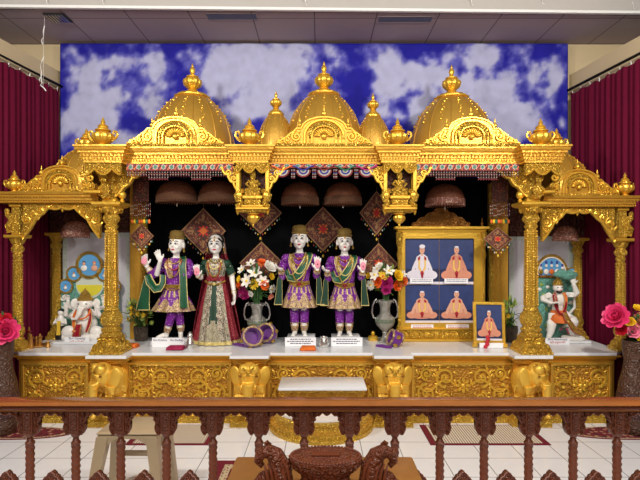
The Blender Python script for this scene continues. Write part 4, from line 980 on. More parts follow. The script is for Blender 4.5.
# flute player
def flute_player(px):
    Y = 4.84; T = base_frame(px, Y, .665) @ M4.Diagonal((1, 1, 1.03, 1)); r = thing('deity_statue', T.translation, 'white marble flute-player statue with crossed legs in purple dress and green shawl', 'statue')
    hc = (.028, -.02, .885); TH = T @ rot_about(hc, -.24, 0, .05)
    m = MB(); m.T = TH; head(m, hc, statue_m); m.T = T
    m.tube([(.015,.0,.74), (.022,-.005,.80), (.026,-.01,.85)], [.040,.030,.033], 12, statue_m)
    m.loft([[(cx+rx*cos(a), cy+ry*sin(a), z) for a in [2*pi*i/20 for i in range(20)]] for z, cx, cy, rx, ry in ((.42,-.01,0,.088,.06),(.50,.0,0,.078,.055),(.60,.01,0,.092,.06),(.69,.015,0,.115,.058),(.74,.015,0,.085,.045),(.76,.015,0,.04,.035))], statue_m)
    A = [(-.10,.0,.705), (-.185,-.02,.60), (-.19,-.03,.585), (-.245,-.09,.69)]; B = [(.13,.0,.70), (.165,-.06,.60), (.155,-.08,.585), (-.035,-.15,.745)]
    A2 = [(-.10,.0,.705), (-.165,-.03,.61), (-.155,-.05,.60), (-.10,-.12,.735)]
    m.tube(A, [.036,.031,.028,.019], 12, statue_m); m.tube(A2, [.030,.028,.026,.018], 12, statue_m)
    hand(m, A[3], (-.15,-.2,1), (.5,-.8,0), 1, 1.2, statue_m, .22); hand(m, A2[3], (-.35,-.1,1), (.3,-.9,0), 1, 1.15, statue_m, .2)
    m.tube([(.0,0,.44), (.03,-.0,.28), (.055,.0,.15), (.06,.0,.04)], [.055,.042,.032,.022], 12, statue_m); foot(m, (.06,.0,.0), (.25,-1,0), 1.05, statue_m)
    m.tube([(.03,0,.44), (.0,-.05,.28), (-.035,-.05,.15), (-.065,-.04,.05)], [.055,.042,.032,.022], 12, statue_m); foot(m, (-.07,-.03,.012), (-1,-.35,-.10), 1.1, statue_m)
    build('body', m, r, remesh=.0042); face_marks(r, hc, TH); cap(r, TH, hc)
    m = MB(); m.T = T; m.ell((A[3][0]-.010, A[3][1]-.028, A[3][2]+.045), (.028,.006,.042), pink, 12, 8); build('painted_palm', m, r, label='pink painted palm')
    m = MB(); m.T = T; m.mi(purple)
    m.loft(rings(m, [(.755,.015,.002,.050,.042), (.742,.015,.0,.085,.052), (.70,.015,.0,.125,.066), (.62,.01,-.002,.105,.074), (.52,.0,.0,.090,.068), (.47,-.005,0,.090,.068)], None, 36), purple); build('tunic', m, r)
    for P_ in ([V(A[0]), V(A[0]).lerp(V(A[1]), .5), V(A[1]), V(A[2]), V(A[2]).lerp(V(A[3]), .55)], [V((.13,.0,.70)), V((.155,-.01,.66)), V((.165,-.03,.63)), V((.15,-.05,.60)), V((.10,-.07,.60))]):
        m = MB(); m.T = T; m.tube(P_, [.047,.046,.042,.037,.033], 14, purple); m.ell(P_[0], .048, purple, 12, 8); build('sleeve', m, r)
    m = MB(); m.T = T; m.tube([V(A[2]).lerp(V(A[3]), .55), V(A[2]).lerp(V(A[3]), .85)], [.034,.027], 12, lace); build('cuff', m, r)
    m = MB(); m.T = T; m.mi(purple)
    def fn(a, z):
        k = abs(((a*8/(2*pi)) % 1)-.5)*2
        if z < .305+.085*(1-k)**.8: return lace
        if .39 < z < .46 and abs(((a*16/(2*pi)) % 1)-.5) < .10: return trimg
        return purple
    skirt(m, [(.49,.0,0,.090,.068), (.42,.0,0,.118,.085), (.34,.0,0,.165,.11), (.262,-.01,0,.205,.135)], 96, (11,.06), fn); build('skirt', m, r)
    m = MB(); m.T = T; m.loft(rings(m, [(.51,.0,0,.098,.076), (.488,0,0,.100,.078), (.475,0,0,.098,.076)], None, 30), mgold); m.tube([(-.08,-.06,.485), (-.03,-.083,.462), (.03,-.083,.462), (.08,-.06,.485)], .007, 6, mgold); build('belt', m, r)
    for P_ in ([(.01,0,.34), (.035,0,.25), (.052,0,.17), (.057,0,.13)], [(.01,-.03,.34), (-.005,-.05,.25), (-.028,-.05,.18), (-.042,-.048,.13)]):
        m = MB(); m.T = T; m.tube(P_, [.054,.048,.040,.037], 14, purple); build('trouser_leg', m, r); m = MB(); m.T = T; p = V(P_[-1]); d = (V(P_[-1])-V(P_[-2])).normalized()
        m.tube([p, p+d*.03, p+d*.065], [.039,.036,.028], 14, lace); build('anklet', m, r)
    m = MB(); m.T = T   # shawl: over the arms, hanging in two ends
    m.ribbon([(-.255,-.04,.575), (-.262,-.045,.50), (-.27,-.045,.42), (-.285,-.045,.33), (-.29,-.045,.27)], [(.022,0,.006), (.034,.006,0), (.044,.008,0), (.056,.008,0), (.066,.008,0)], green, trimg, .007, .05); m.box(-.355,-.225,-.052,-.040,.268,.277, trimg)
    build('shawl_end', m, r); m = MB(); m.T = T
    m.ribbon([(-.235,-.075,.60), (-.205,-.095,.535), (-.15,-.11,.475), (-.105,-.105,.485), (-.085,-.09,.53), (-.09,-.07,.60)], [(.030,0,.012), (.036,0,.022), (.012,0,.040), (-.012,0,.036), (-.028,0,.012), (-.03,0,.004)], green, trimg, .007); build('shawl_drape', m, r)
    m = MB(); m.T = T
    m.ribbon([(.075,.02,.765), (.095,-.05,.745), (.10,-.085,.68), (.11,-.095,.58), (.115,-.105,.48), (.12,-.115,.38), (.125,-.12,.30)], [(.030,0,0), (.034,0,-.006), (.034,.004,0), (.034,.004,0), (.036,.004,0), (.040,.004,0), (.044,.004,0)], green, trimg, .007, .09); build('shawl_end', m, r)
    for w, dr, z, rr, mt, y in ((.055,.05,.755,.006,mgold,-.052), (.072,.10,.745,.007,redjew,-.068), (.066,.15,.735,.006,mgold,-.074)):
        m = MB(); m.T = T; necklace(m, T, .015, y, z, w, dr, rr, mt, .02); build('necklace', m, r)
    m = MB(); m.T = T; m.ribbon([(-.04,-.055,.735), (-.035,-.084,.68), (-.02,-.090,.62), (-.01,-.086,.57)], [(.034,0,0), (.036,0,0), (.03,0,0), (.02,0,0)], lace, None, .006); build('yoke', m, r)
flute_player(174.5)
silp = speck('silver_panel', (172,162,134), (110,100,84), 90, .4, .5)
def lady(px):
    Y = 4.84; T = base_frame(px, Y, .6225); r = thing('deity_statue', T.translation, 'white marble female deity statue in long red and green skirt with veil', 'statue')
    hc = (.0, -.015, .952); m = MB(); m.T = T; head(m, hc, statue_m); m.tube([(0,.0,.80), (0,-.004,.86), (0,-.01,.91)], [.036,.028,.031], 12, statue_m)
    m.loft([[(cx+rx*cos(a), cy+ry*sin(a), z) for a in [2*pi*i/20 for i in range(20)]] for z, cx, cy, rx, ry in ((.0,0,0,.10,.08),(.3,0,0,.09,.07),(.50,0,0,.10,.068),(.62,0,0,.070,.052),(.70,0,-.004,.084,.066),(.76,0,0,.103,.056),(.80,0,0,.07,.042),(.82,0,0,.034,.03))], statue_m)
    A = [(-.105,.0,.765), (-.145,-.01,.67), (-.14,-.03,.63), (-.155,-.10,.655)]; B = [(.105,.0,.765), (.15,.01,.66), (.158,.0,.60), (.185,-.045,.47)]
    m.tube(A, [.033,.028,.025,.019], 12, statue_m); m.tube(B, [.033,.028,.025,.018], 12, statue_m)
    hand(m, A[3], (-.1,-.1,1), (0,-1,0), 1, 1.2, statue_m, .06); hand(m, B[3], (.02,-.1,-1), (-.6,-.3,0), -1, 1.15, statue_m, .22)
    build('body', m, r, remesh=.0042); face_marks(r, hc, T)
    m = MB(); m.T = T; m.ell((A[3][0]-.003, A[3][1]-.017, A[3][2]+.04), (.027,.006,.042), pink, 12, 8); m.ell((A[3][0]-.003, A[3][1]-.022, A[3][2]+.035), (.006,.003,.006), redjew, 8, 6); build('painted_palm', m, r, label='pink painted palm')
    m = MB(); m.T = T; m.ell((0,.008,.972), (.079,.074,.085), hairm, 22, 16); m.ell((0,.03,.93), (.07,.055,.09), hairm, 20, 14)
    for s in (-1, 1): m.tube([(0,-.062,1.015), (s*.035,-.058,1.002), (s*.066,-.034,.965), (s*.074,-.01,.92)], [.010,.015,.015,.010], 8, hairm)
    build('hair', m, r)
    m = MB(); m.T = T; m.tube([(0,-.066,1.03), (0,-.078,1.0), (0,-.080,.99)], .004, 6, mgold); m.ell((0,-.082,.985), (.009,.004,.009), mgold, 8, 6)
    m.tube([(-.066,-.03,.985), (-.035,-.066,1.008), (0,-.076,1.015), (.035,-.066,1.008), (.066,-.03,.985)], .004, 6, mgold); build('head_ornament', m, r)
    m = MB(); m.T = T; m.mi(green); m.loft(rings(m, [(.815,0,.0,.045,.038), (.80,0,.0,.08,.05), (.765,0,.0,.115,.064), (.70,0,-.006,.096,.078), (.64,0,0,.080,.064), (.60,0,0,.082,.064)], None, 36), lacer); build('blouse', m, r)
    for s, A_ in ((-1, A), (1, B)):
        m = MB(); m.T = T; a, b = V(A_[0]), V(A_[1]); m.tube([a, a.lerp(b, .5), a.lerp(b, .95)], [.042,.041,.037], 14, greend); m.ell(a, .042, greend, 12, 8); m.tube([a.lerp(b, .9), a.lerp(b, 1.05)], [.039,.038], 14, trimg); build('sleeve', m, r)
        m = MB(); m.T = T; c, d = V(A_[2]), V(A_[3]); m.tube([c.lerp(d, .75), c.lerp(d, .93)], [.025,.023], 12, mgold); build('bangle', m, r)
    m = MB(); m.T = T; m.mi(redv)
    def fn(a, z):
        f = abs(((a+pi/2+pi) % (2*pi))-pi)   # angle from the front
        if z < .025: return trimg
        if z < .22 and f < .42-1.2*z+.03*cos(z*160): return silp
        if f < .20+.02*sin(z*60): return greend
        if f < .62+.02*sin(z*60): return lacer
        if f < .80: return silp if int(z*50) % 2 else lacer
        if f > 1.25 and z < .4: return redv
        return redv
    skirt(m, [(.625,0,0,.078,.062), (.54,0,0,.105,.082), (.40,0,0,.14,.115), (.20,0,0,.18,.15), (.004,.005,0,.222,.175)], 140, (17,.05), fn); build('skirt', m, r)
    m = MB(); m.T = T; m.loft(rings(m, [(.645,0,0,.084,.069), (.62,0,0,.092,.076), (.60,0,0,.09,.074)], None, 30), redv); m.tube([(-.095,-.03,.60), (-.05,-.078,.575), (0,-.088,.568), (.05,-.078,.575), (.095,-.03,.60)], .009, 6, mgold); m.ell((0,-.09,.575), (.018,.01,.018), trimg, 10, 6); build('belt', m, r)
    for w, dr, z, rr, mt, y in ((.045,.04,.815,.006,mgold,-.045), (.062,.085,.80,.008,trimg,-.058), (.07,.14,.785,.007,mgold,-.074), (.06,.165,.78,.007,redjew,-.076)):
        m = MB(); m.T = T; necklace(m, T, 0, y, z, w, dr, rr, mt, .02); build('necklace', m, r)
    # veil over the head and down the sides
    m = MB(); m.T = T; rows = []
    for z, rx, ry, y0, op in ((1.058,.01,.01,.01,.2), (1.052,.045,.04,.012,.5), (1.02,.076,.07,.012,.75), (.95,.088,.085,.012,.95), (.86,.098,.085,.02,1.05), (.76,.128,.08,.03,1.0), (.62,.135,.085,.03,.95), (.45,.165,.11,.03,.9), (.25,.205,.14,.03,.85), (.03,.245,.18,.03,.80)):
        rr = [(rx*sin(t), y0+ry*cos(t), z) for t in [(-pi*.62*op)+(2*pi*.62*op)*i/28 for i in range(29)]]; rows.append(rr+[(x*.975, y-.002, zz) for x, y, zz in rr[::-1]])
    m.loft(rows[:5], veilm, cap=True); build('veil', m, r); m = MB(); m.T = T; m.loft([[p for p in row] for row in rows[4:]], redv); build('shawl', m, r, label='red spangled shawl falling behind the skirt')
lady(216)
def sign(px0, px1, y0, y1, Yf, l1, l2, lab, tilt=.012):
    x0, x1 = WX(px0, Yf), WX(px1, Yf); z1 = WZ(y0, Yf); z0 = .6215; r = thing('name_card', ((x0+x1)/2, Yf, z0), lab, 'sign'); m = MB()
    m.prism([(x0, z0), (x1, z0), (x1, z1), (x0, z1)], Yf, Yf+.004, paper); m.add([(x0,Yf+.004,z1), (x1,Yf+.004,z1), (x1,Yf+.04,z0), (x0,Yf+.04,z0)], [(0,1,2,3),(3,2,1,0)], paper); build('card', m, r, weld=False)
    for txt, s, dz, mt in ((l1, .030, .66, ink), (l2, .028, .22, inkr)):
        if not txt: continue
        cu = bpy.data.curves.new('lettering', 'FONT'); cu.body = txt; cu.size = s; cu.align_x = 'CENTER'; cu.extrude = .0004
        t = bpy.data.objects.new('lettering', cu); COL.objects.link(t); dg = bpy.context.evaluated_depsgraph_get(); dg.update()
        me = bpy.data.meshes.new_from_object(t.evaluated_get(dg)); bpy.data.objects.remove(t); me.materials.clear(); me.materials.append(mt)
        wmax = max((v.co.x for v in me.vertices), default=.1)*2; k = min(1.0, (x1-x0)*.92/wmax)
        for v in me.vertices: v.co = V(((x0+x1)/2+v.co.x*k, Yf-.0012-v.co.z, z0+(z1-z0)*dz+v.co.y*k))-ROOT[r]
        o = bpy.data.objects.new('lettering', me); COL.objects.link(o); o.parent = r; ROOT[o] = ROOT[r]
    return r
sign(152, 184.5, 337.8, 350, 4.62, 'Shri Krishna    Shri Radhaji', '', 'white name card in front of the flute player and the female statue')
m = MB(); m.box(WX(156, 4.84), WX(193, 4.84), 4.68, 4.93, .6215, .664, marble, .004); build('statue_plinth', m, label='low white marble plinth under the flute-player statue', cat='plinth')
sign(64.5, 89.5, 337, 344, 4.78, 'Shri Ganeshji', '\u0ab6\u0acd\u0ab0\u0ac0 \u0a97\u0aa3\u0ac7\u0ab6\u0a9c\u0ac0', 'white name card in front of the elephant-headed statue')
sign(545.5, 569.5, 338, 345, 4.74, 'Shri Hanumanji', '\u0ab6\u0acd\u0ab0\u0ac0 \u0ab9\u0aa8\u0ac1\u0aae\u0abe\u0aa8\u0a9c\u0ac0', 'white name card in front of the monkey-faced statue')
# elephant-headed statue
def ganesh():
    Y = 4.96; T = base_frame(86, Y, .621) @ M4.Diagonal((1.0,.80,.80,1)); r = thing('deity_statue', T.translation, 'white seated elephant-headed statue with gold crown and red garments', 'statue')
    m = MB(); m.T = T; w = statue_m
    m.ell((0,.0,.21), (.115,.10,.13), w, 20, 14); m.ell((0,.0,.33), (.095,.07,.085), w); m.ell((0,-.03,.455), (.078,.075,.078), w, 18, 12)
    m.tube([(0,-.09,.45), (-.01,-.125,.40), (-.02,-.14,.34), (-.045,-.14,.29), (-.08,-.14,.285), (-.09,-.14,.31)], [.036,.030,.025,.020,.016,.011], 12, w)
    for s in (-1, 1):
        m.ell((s*.105,-.0,.46), (.048,.016,.066), w, 14, 10, M4.Rotation(-s*.4, 3, 'Z')); m.tube([(s*.05,-.01,.10), (s*.17,-.06,.085), (s*.16,-.11,.07), (s*.02,-.13,.06)], [.065,.062,.052,.032], 12, w)
        m.tube([(s*.09,0,.36), (s*.155,-.03,.30), (s*.165,-.09,.33), (s*.15,-.11,.40)], [.036,.030,.025,.018], 10, w); hand(m, (s*.15,-.115,.405), (0,-.1,1), (0,-1,0), s, 1.0, w, .1)
        m.tube([(s*.09,.02,.38), (s*.18,.01,.42), (s*.175,-.01,.50)], [.030,.025,.018], 10, w); hand(m, (s*.175,-.01,.505), (0,-.1,1), (0,-1,0), s, 1.0, w, .5)
        foot(m, (s*.01,-.135,.045), (-s*1,-.3,0), .95, w)
    build('body', m, r, remesh=.005)
    m = MB(); m.T = T; m.lathe([(.072,.50),(.078,.51),(.074,.53),(.05,.555),(.055,.565),(.035,.60),(.012,.63),(.003,.655)], (0,-.02,0), 20, mgold); build('crown', m, r)
    for s in (-1, 1):
        m = MB(); m.T = T; m.ell((s*.036,-.096,.465), (.014,.006,.007), eyem, 10, 6); build('eye', m, r)
        m = MB(); m.T = T; m.tube([(s*.03,-.095,.42), (s*.045,-.135,.405), (s*.05,-.16,.41)], [.010,.008,.003], 8, whm); build('tusk', m, r)
        m = MB(); m.T = T; m.ribbon([(s*.055,-.06,.40), (s*.075,-.085,.34), (s*.08,-.105,.27), (s*.07,-.125,.19), (s*.06,-.16,.13)], [(.018,0,0)]*5, redjew if s > 0 else orm, trimg, .012); build('scarf', m, r, label='%s scarf' % ('red' if s > 0 else 'orange'))
    m = MB(); m.T = T; m.ribbon([(-.02,-.13,.22), (-.03,-.15,.15), (-.03,-.17,.09), (-.02,-.18,.04)], [(.03,0,0), (.034,0,0), (.04,0,0), (.045,0,0)], redjew, mgold, .012); build('garment', m, r)
    m = MB(); m.T = T; necklace(m, T, 0, -.075, .385, .07, .10, .010, orm, .05); build('garland', m, r)
    m = MB(); m.T = T; m.ell((.0,.0,.05), (.20,.16,.05), w, 24, 10); m.ell((-.12,-.12,.12), (.075,.05,.085), statue_m, 16, 10); m.ell((.14,-.10,.12), (.07,.05,.08), statue_m, 16, 10); build('seat_cushion', m, r)
    m = MB(); m.T = T; m.box(-.23,.24,-.24,.10,.0,.030, marble, .004); build('base', m, r)
    for s in (-1, 1):
        m = MB(); m.T = T @ M4.Translation(V((s*.225 if s < 0 else .245,-.06,.028)))
        m.ell((0,0,.325), (.030,.030,.036), w, 12, 8); m.tube([(0,0,.05), (0,0,.17), (0,0,.25), (0,0,.30)], [.045,.036,.042,.016], 12, statue_m)
        m.tube([(-.038,0,.25), (-.06,-.02,.19), (-.02,-.05,.21)], [.014,.012,.009], 8, w); m.tube([(.038,0,.25), (.06,-.02,.19), (.02,-.05,.21)], [.014,.012,.009], 8, w)
        at_ = build('attendant', m, r, label='small attendant figure in black and yellow clothes'); m = MB(); m.T = T @ M4.Translation(V((s*.225 if s < 0 else .245,-.06,.028)))
        m.lathe([(.052,.0),(.05,.06),(.042,.13),(.036,.17)], (0,0,0), 14, hairm); m.ribbon([(0,-.045,.23), (.0,-.050,.16), (0,-.058,.06)], [(.018,0,0), (.016,0,0), (.02,0,0)], yem, None, .008); m.ell((0,.008,.345), (.032,.03,.028), hairm, 12, 8); build('clothes', m, at_)
    # arched painted back
    a = thing('painted_arch', (T.translation.x, 5.10, .621), 'painted arch with medallions and yellow sun behind the elephant-headed statue', 'backdrop'); m = MB(); y = 5.10; n = 40; cx = WX(90, y); low = []; top = []
    for i in range(n+1):
        u = -1+2*i/n; low.append((cx+u*.30, .622)); top.append((cx+u*.30, .622+.42+.36*sqrt(max(0, 1-u*u))))
    m.strip(low, top, y, y+.022, teal)
    for k in range(13):
        t = pi*(k+.5)/13; m.tube(spiral(cx+.265*cos(t), 1.00+.30*sin(t), .035, 1.2, t, 1, y-.008), .009, 6, statue_m)
    build('arch', m, a); m = MB()
    for q in range(3):
        m.lathe([(.15-.0*q, 0)]*2, (0,0,0), 3, None) if False else None
    m.pat((cx-.135, y-.004, .93), (.27,0,0), (0,0,.27), 30, 30, lambda u, v: None if (u-.5)**2+(v-.5)**2 > .25 else (sunm if v < .45 else sungr if v < .8 else sungr), .006) if False else None
    P = [(cx+.14*cos(2*pi*i/36), 1.165+.14*sin(2*pi*i/36)) for i in range(36)]
    m.prism(P, y-.008, y-.001, sungr); P = [(cx+.13*cos(pi+pi*i/24), 1.165+.115*sin(pi+pi*i/24)) for i in range(25)]; m.prism(P, y-.012, y-.0085, sunm); build('sun_disc', m, a)
    for dx, dz, rr in ((.0,.745,.125), (-.155,.655,.072), (-.24,.53,.068), (.155,.655,.072), (.25,.53,.068)):
        m = MB(); P = [(cx+dx+rr*cos(2*pi*i/30), .622+dz+rr*sin(2*pi*i/30)) for i in range(30)]; m.prism(P, y-.016, y-.0122, skyb)
        m.tube([(x, y-.018, z) for x, z in P], .011*rr/.09+.002, 6, mgold, closed=True)
        for s in ((-1, 1) if rr > .08 else (0,)):
            m.ell((cx+dx+s*rr*.42, y-.021, .622+dz-rr*.25), (rr*.26, .008, rr*.25), statue_m if s <= 0 else skin, 10, 6); m.ell((cx+dx+s*rr*.42, y-.022, .622+dz+rr*.12), (rr*.13, .008, rr*.15), skin, 10, 6); m.ell((cx+dx+s*rr*.42, y-.021, .622+dz+rr*.22), (rr*.14, .006, rr*.1), hairm if s <= 0 else orm, 8, 5)
        build('medallion', m, a)
ganesh()
def hanuman():
    Y = 4.96; T = base_frame(558, Y, .621) @ M4.Diagonal((1.0,.9,.76,1)); r = thing('deity_statue', T.translation, 'white striding monkey-faced statue holding up a green mountain', 'statue'); w = statue_m; m = MB(); m.T = T
    m.ell((0,.0,.53), (.085,.06,.10), w, 18, 12); m.ell((.005,0,.42), (.065,.052,.08), w); m.ell((.01,0,.35), (.075,.058,.06), w)
    m.ell((-.01,-.02,.69), (.048,.052,.058), w, 18, 12); m.ell((-.01,-.062,.672), (.028,.026,.024), w, 12, 8); m.tube([(-.005,0,.60), (-.008,-.01,.66)], [.034,.032], 10, w)
    m.tube([(.075,0,.60), (.165,-.02,.60), (.175,-.03,.62), (.135,-.04,.745)], [.038,.033,.030,.020], 12, w); hand(m, (.135,-.04,.75), (-.1,0,1), (0,-.3,-1), 1, 1.1, w, .2)
    m.tube([(-.075,0,.60), (-.16,-.02,.56), (-.165,-.03,.54), (-.10,-.10,.50)], [.038,.033,.030,.020], 12, w); hand(m, (-.10,-.10,.50), (.5,-.3,.2), (0,0,-1), 1, 1.1, w, .5)
    m.tube([(-.04,0,.35), (-.075,-.03,.22), (-.085,-.03,.12), (-.10,-.02,.05)], [.058,.046,.034,.024], 12, w); foot(m, (-.10,-.02,.03), (-.5,-1,0), 1.1, w)
    m.tube([(.05,0,.35), (.10,-.10,.29), (.11,-.11,.27), (.10,-.08,.15), (.11,-.07,.10)], [.058,.048,.044,.032,.024], 12, w); foot(m, (.11,-.07,.075), (.7,-.8,-.1), 1.1, w)
    m.tube([(.02,.05,.33), (.12,.08,.30), (.20,.08,.42), (.19,.07,.56), (.22,.06,.62)], [.020,.018,.016,.014,.012], 8, w)
    build('body', m, r, remesh=.005)
    m = MB(); m.T = T; m.lathe([(.050,.725),(.054,.735),(.046,.755),(.038,.78),(.02,.81),(.004,.835)], (-.01,-.015,0), 20, mgold); build('crown', m, r)
    for s in (-1, 1):
        m = MB(); m.T = T; m.ell((-.01+s*.02,-.068,.70), (.010,.005,.006), eyem, 8, 6); build('eye', m, r)
        m = MB(); m.T = T; m.ribbon([(s*.045-.005,-.035,.63), (s*.05,-.07,.56), (s*.045,-.07,.48), (s*.035,-.07,.40)], [(.015,0,0)]*4, redjew if s < 0 else orm, trimg, .012); build('scarf', m, r, label='%s scarf' % ('red' if s < 0 else 'orange'))
    m = MB(); m.T = T; m.ell((-.01,-.052,.645), (.03,.02,.022), hairm, 12, 8); m.ell((-.01,-.083,.668), (.016,.005,.006), lipm, 8, 5); build('beard', m, r)
    m = MB(); m.T = T; m.mi(orm); m.loft(rings(m, [(.40,.005,0,.074,.062), (.35,.01,0,.088,.07), (.28,.02,-.02,.10,.085), (.24,.03,-.03,.09,.08)], None, 24), orm); m.ribbon([(.02,-.10,.38), (.04,-.14,.28), (.10,-.16,.16), (.16,-.16,.12)], [(.022,0,0), (.026,0,0), (.03,0,.01), (.02,0,.02)], mgold, redjew, .01); build('loincloth', m, r)
    m = MB(); m.T = T; necklace(m, T, -.005, -.05, .60, .06, .24, .012, redjew, .045); build('garland', m, r)
    m = MB(); m.T = T; m.ell((.06,-.03,.865), (.125,.06,.05), teal, 16, 10); m.ell((.02,-.03,.895), (.05,.04,.04), teal, 10, 8); m.ell((.10,-.03,.89), (.045,.04,.035), teal, 10, 8); m.ell((.085,-.035,.83), (.08,.045,.03), teal, 12, 8); build('mountain', m, r, label='pale green mountain held overhead')
    m = MB(); m.T = T; m.tube([(-.17,-.03,.52), (-.175,-.02,.40), (-.17,-.01,.22)], [.02,.045,.015], 10, teal); build('cloth_fold', m, r)
    m = MB(); m.T = T; m.box(-.21,.25,-.17,.06,.0,.03, marble, .004); m.box(.03,.20,-.15,.0,.03,.076, w, .012); build('base', m, r)
    a = thing('painted_slab', (WX(561, 5.09), 5.09, .621), 'painted floral slab with arched top of blue figures behind the monkey-faced statue', 'backdrop'); y = 5.09; m = MB(); x0, x1 = WX(537, y), WX(577, y)
    m.box(x0, x1, y, y+.022, .622, 1.24, teal, .004); rnd = random.Random(4)
    for k in range(40):
        m.ell((x1-.02-rnd.random()*.16, y-.002, .66+rnd.random()*.55), (.018+.01*rnd.random(), .008, .016), rnd.choice([statue_m, flp, teal, teal]), 8, 5)
    for k in range(20): m.ell((x0+.02+rnd.random()*.12, y-.002, .68+rnd.random()*.50), (.02, .008, .018), rnd.choice([statue_m, leafl, teal]), 8, 5)
    build('slab', m, a); cx = WX(551, y); m = MB(); n = 30; P = [(cx-.16, 1.265)]+[(cx-.16*cos(pi*i/n), 1.275+.19*sin(pi*i/n)) for i in range(n+1)]+[(cx+.16, 1.265)]
    m.prism(P, y-.01, y+.02, skyb); m.tube([(x, y-.014, z) for x, z in P], .014, 6, mgold); m.tube([(x*.9+cx*.1, y-.014, z*.9+.125) for x, z in P], .007, 6, statue_m); m.box(cx-.17, cx+.17, y-.02, y+.02, 1.24, 1.265, goldk)
    for k in range(5):
        x = cx-.11+.055*k; h_ = .06 if k in (0,4) else .10; m.ell((x, y-.016, 1.30), (.026,.012,.03), [mgold, statue_m, orm, statue_m, mgold][k], 10, 6); m.ell((x, y-.016, 1.30+h_*.6), (.015,.012,.017), statue_m, 8, 6); m.ell((x, y-.016, 1.32+h_*.75), (.012,.008,.018), blm, 8, 5)
    build('arched_top', m, a); m = MB(); c2 = x1-.055; P = [(c2+.055*cos(2*pi*i/24), 1.29+.05*sin(2*pi*i/24)) for i in range(24)]; m.prism(P, y-.014, y+.01, skyb); m.tube([(x, y-.016, z) for x, z in P], .008, 6, mgold, closed=True); m.ell((c2, y-.02, 1.285), (.024,.01,.03), statue_m, 10, 6); build('medallion', m, a)
hanuman()
# ------------------------------------------------------------------ flowers, urns, cloth hangings
def petal(mb, c, d, n, L, w, curl, m):
    """one curved petal from c along d, n its upper side"""
    c, d, n = V(c), V(d).normalized(), V(n).normalized(); s = d.cross(n).normalized(); vs = []; K = 4
    for j in range(K+1):
        t = j/K; ww = w*sin(pi*(.12+.80*t))**.8; a = curl*t; p = c+(d*cos(a*.6)+n*sin(a*.6))*L*t
        for u in (-1, 0, 1): vs.append(p+s*ww*u+n*(.18*w*(abs(u)) ))
    fs = []
    for j in range(K):
        for i in range(2): a = j*3+i; fs.append((a, a+1, a+4, a+3))
    mb.add(vs, fs, m)
def bloom(mb, c, n, R_, kind, m, mc=None, rnd=random):
    c, n = V(c), V(n).normalized(); x, y, _ = frame(n)
    if kind == 'lily': spec = [(6, .95, .26, .35, 0)]
    elif kind == 'daisy': spec = [(12, .95, .20, .15, 0), (10, .7, .2, .4, .02)]
    elif kind == 'rose': spec = [(6, .95, .5, .5, 0), (6, .75, .45, .9, .1), (5, .5, .4, 1.3, .2), (3, .3, .3, 1.8, .25)]
    else: spec = [(9, 1.0, .42, .35, 0), (9, .85, .40, .75, .08), (8, .68, .36, 1.1, .14), (7, .5, .3, 1.5, .2), (5, .32, .24, 1.9, .25)]
    for k, (cnt, L, w, cu, up) in enumerate(spec):
        for i in range(cnt):
            a = 2*pi*i/cnt+k*.5+rnd.random()*.25; d = (x*cos(a)+y*sin(a))*cos(cu*.5)+n*sin(cu*.5)
            petal(mb, c+n*up*R_*.3, d, (n-d*n.dot(d)), R_*L*(.9+.2*rnd.random()), R_*w, cu*.6, m)
    mb.ell(c+n*R_*.12, (R_*.16,)*3, mc or m, 8, 6)
def leafy(mb, c, d, L, w, m): 
    petal(mb, c, d, frame(d)[1], L, w, .6, m)
def bouquet(px, py, Y, blooms, zb, lab, rx, rz, nleaf=46, leafmat=leafm, seed=1, name='flower_arrangement'):
    c = W(px, py, Y); rnd = random.Random(seed); r = thing(name, (c.x, c.y, zb), lab, 'flowers'); m = MB()
    for i in range(nleaf):
        a = rnd.random()*2*pi; e = rnd.random()**.5; p = V((c.x+rx*.8*e*cos(a), c.y+.05*sin(a*3)-.02, c.z+rz*.75*e*sin(a)))
        d = V((p.x-c.x, -.3*rx+rnd.uniform(-.3,.3)*rx, p.z-c.z+.2*rz*rnd.uniform(-1,1))).normalized(); leafy(m, p, d, rnd.uniform(.05,.09), .013, rnd.choice([leafm, leafmat]))
        if i % 5 == 0: m.tube([(c.x+rnd.uniform(-.02,.02), c.y, zb), V((c.x, c.y, zb)).lerp(p, .5)+V((0,0,.02)), p], .0028, 5, leafm)
    for s in range(6): m.tube([(c.x+.02*cos(s), c.y+.02*sin(s), zb), (c.x+.05*cos(s), c.y+.04*sin(s), c.z)], .004, 5, leafm)
    build('foliage', m, r, weld=False)
    for bx, by, rad, kind, mt, mc in blooms:
        p = W(bx, by, Y-.06+rnd.uniform(-.02,.02)); m = MB(); d = V(((p.x-c.x)*1.6, -.22, (p.z-c.z)*1.3+.05)); R_ = rad*Y/F
        bloom(m, p, d, R_, kind, mt, mc, rnd); m.tube([p, p+V((0,.05,-.03)), V((c.x, c.y, max(zb+.02, c.z-.12)))], .003, 5, leafm); build('blossom', m, r, weld=False)
    return r
B1 = [(247,281,8,'lily',fwh,fye),(255,273,8,'lily',fwh,fye),(262,281,7,'lily',fwh,fye),(242,270,6,'lily',fwh,fye),(251,264,6,'lily',fwh,fye),(269,268,8,'rose',fwh,fye),(254,284,6,'daisy',fye,fora),(245,292,8,'peony',fmag,fmag),(240,285,5,'rose',fora,fye),(264,285,6,'rose',fora,fora),(271,277,4,'rose',fye,fye),(262,263,5,'rose',fora,fred),(237,294,5,'rose',fmag,fwh),(272,289,5,'daisy',fwh,fye),(251,293,4,'rose',fwh,fwh),(239,279,4,'daisy',fye,fye),(270,296,4,'rose',fpe,fpe)]
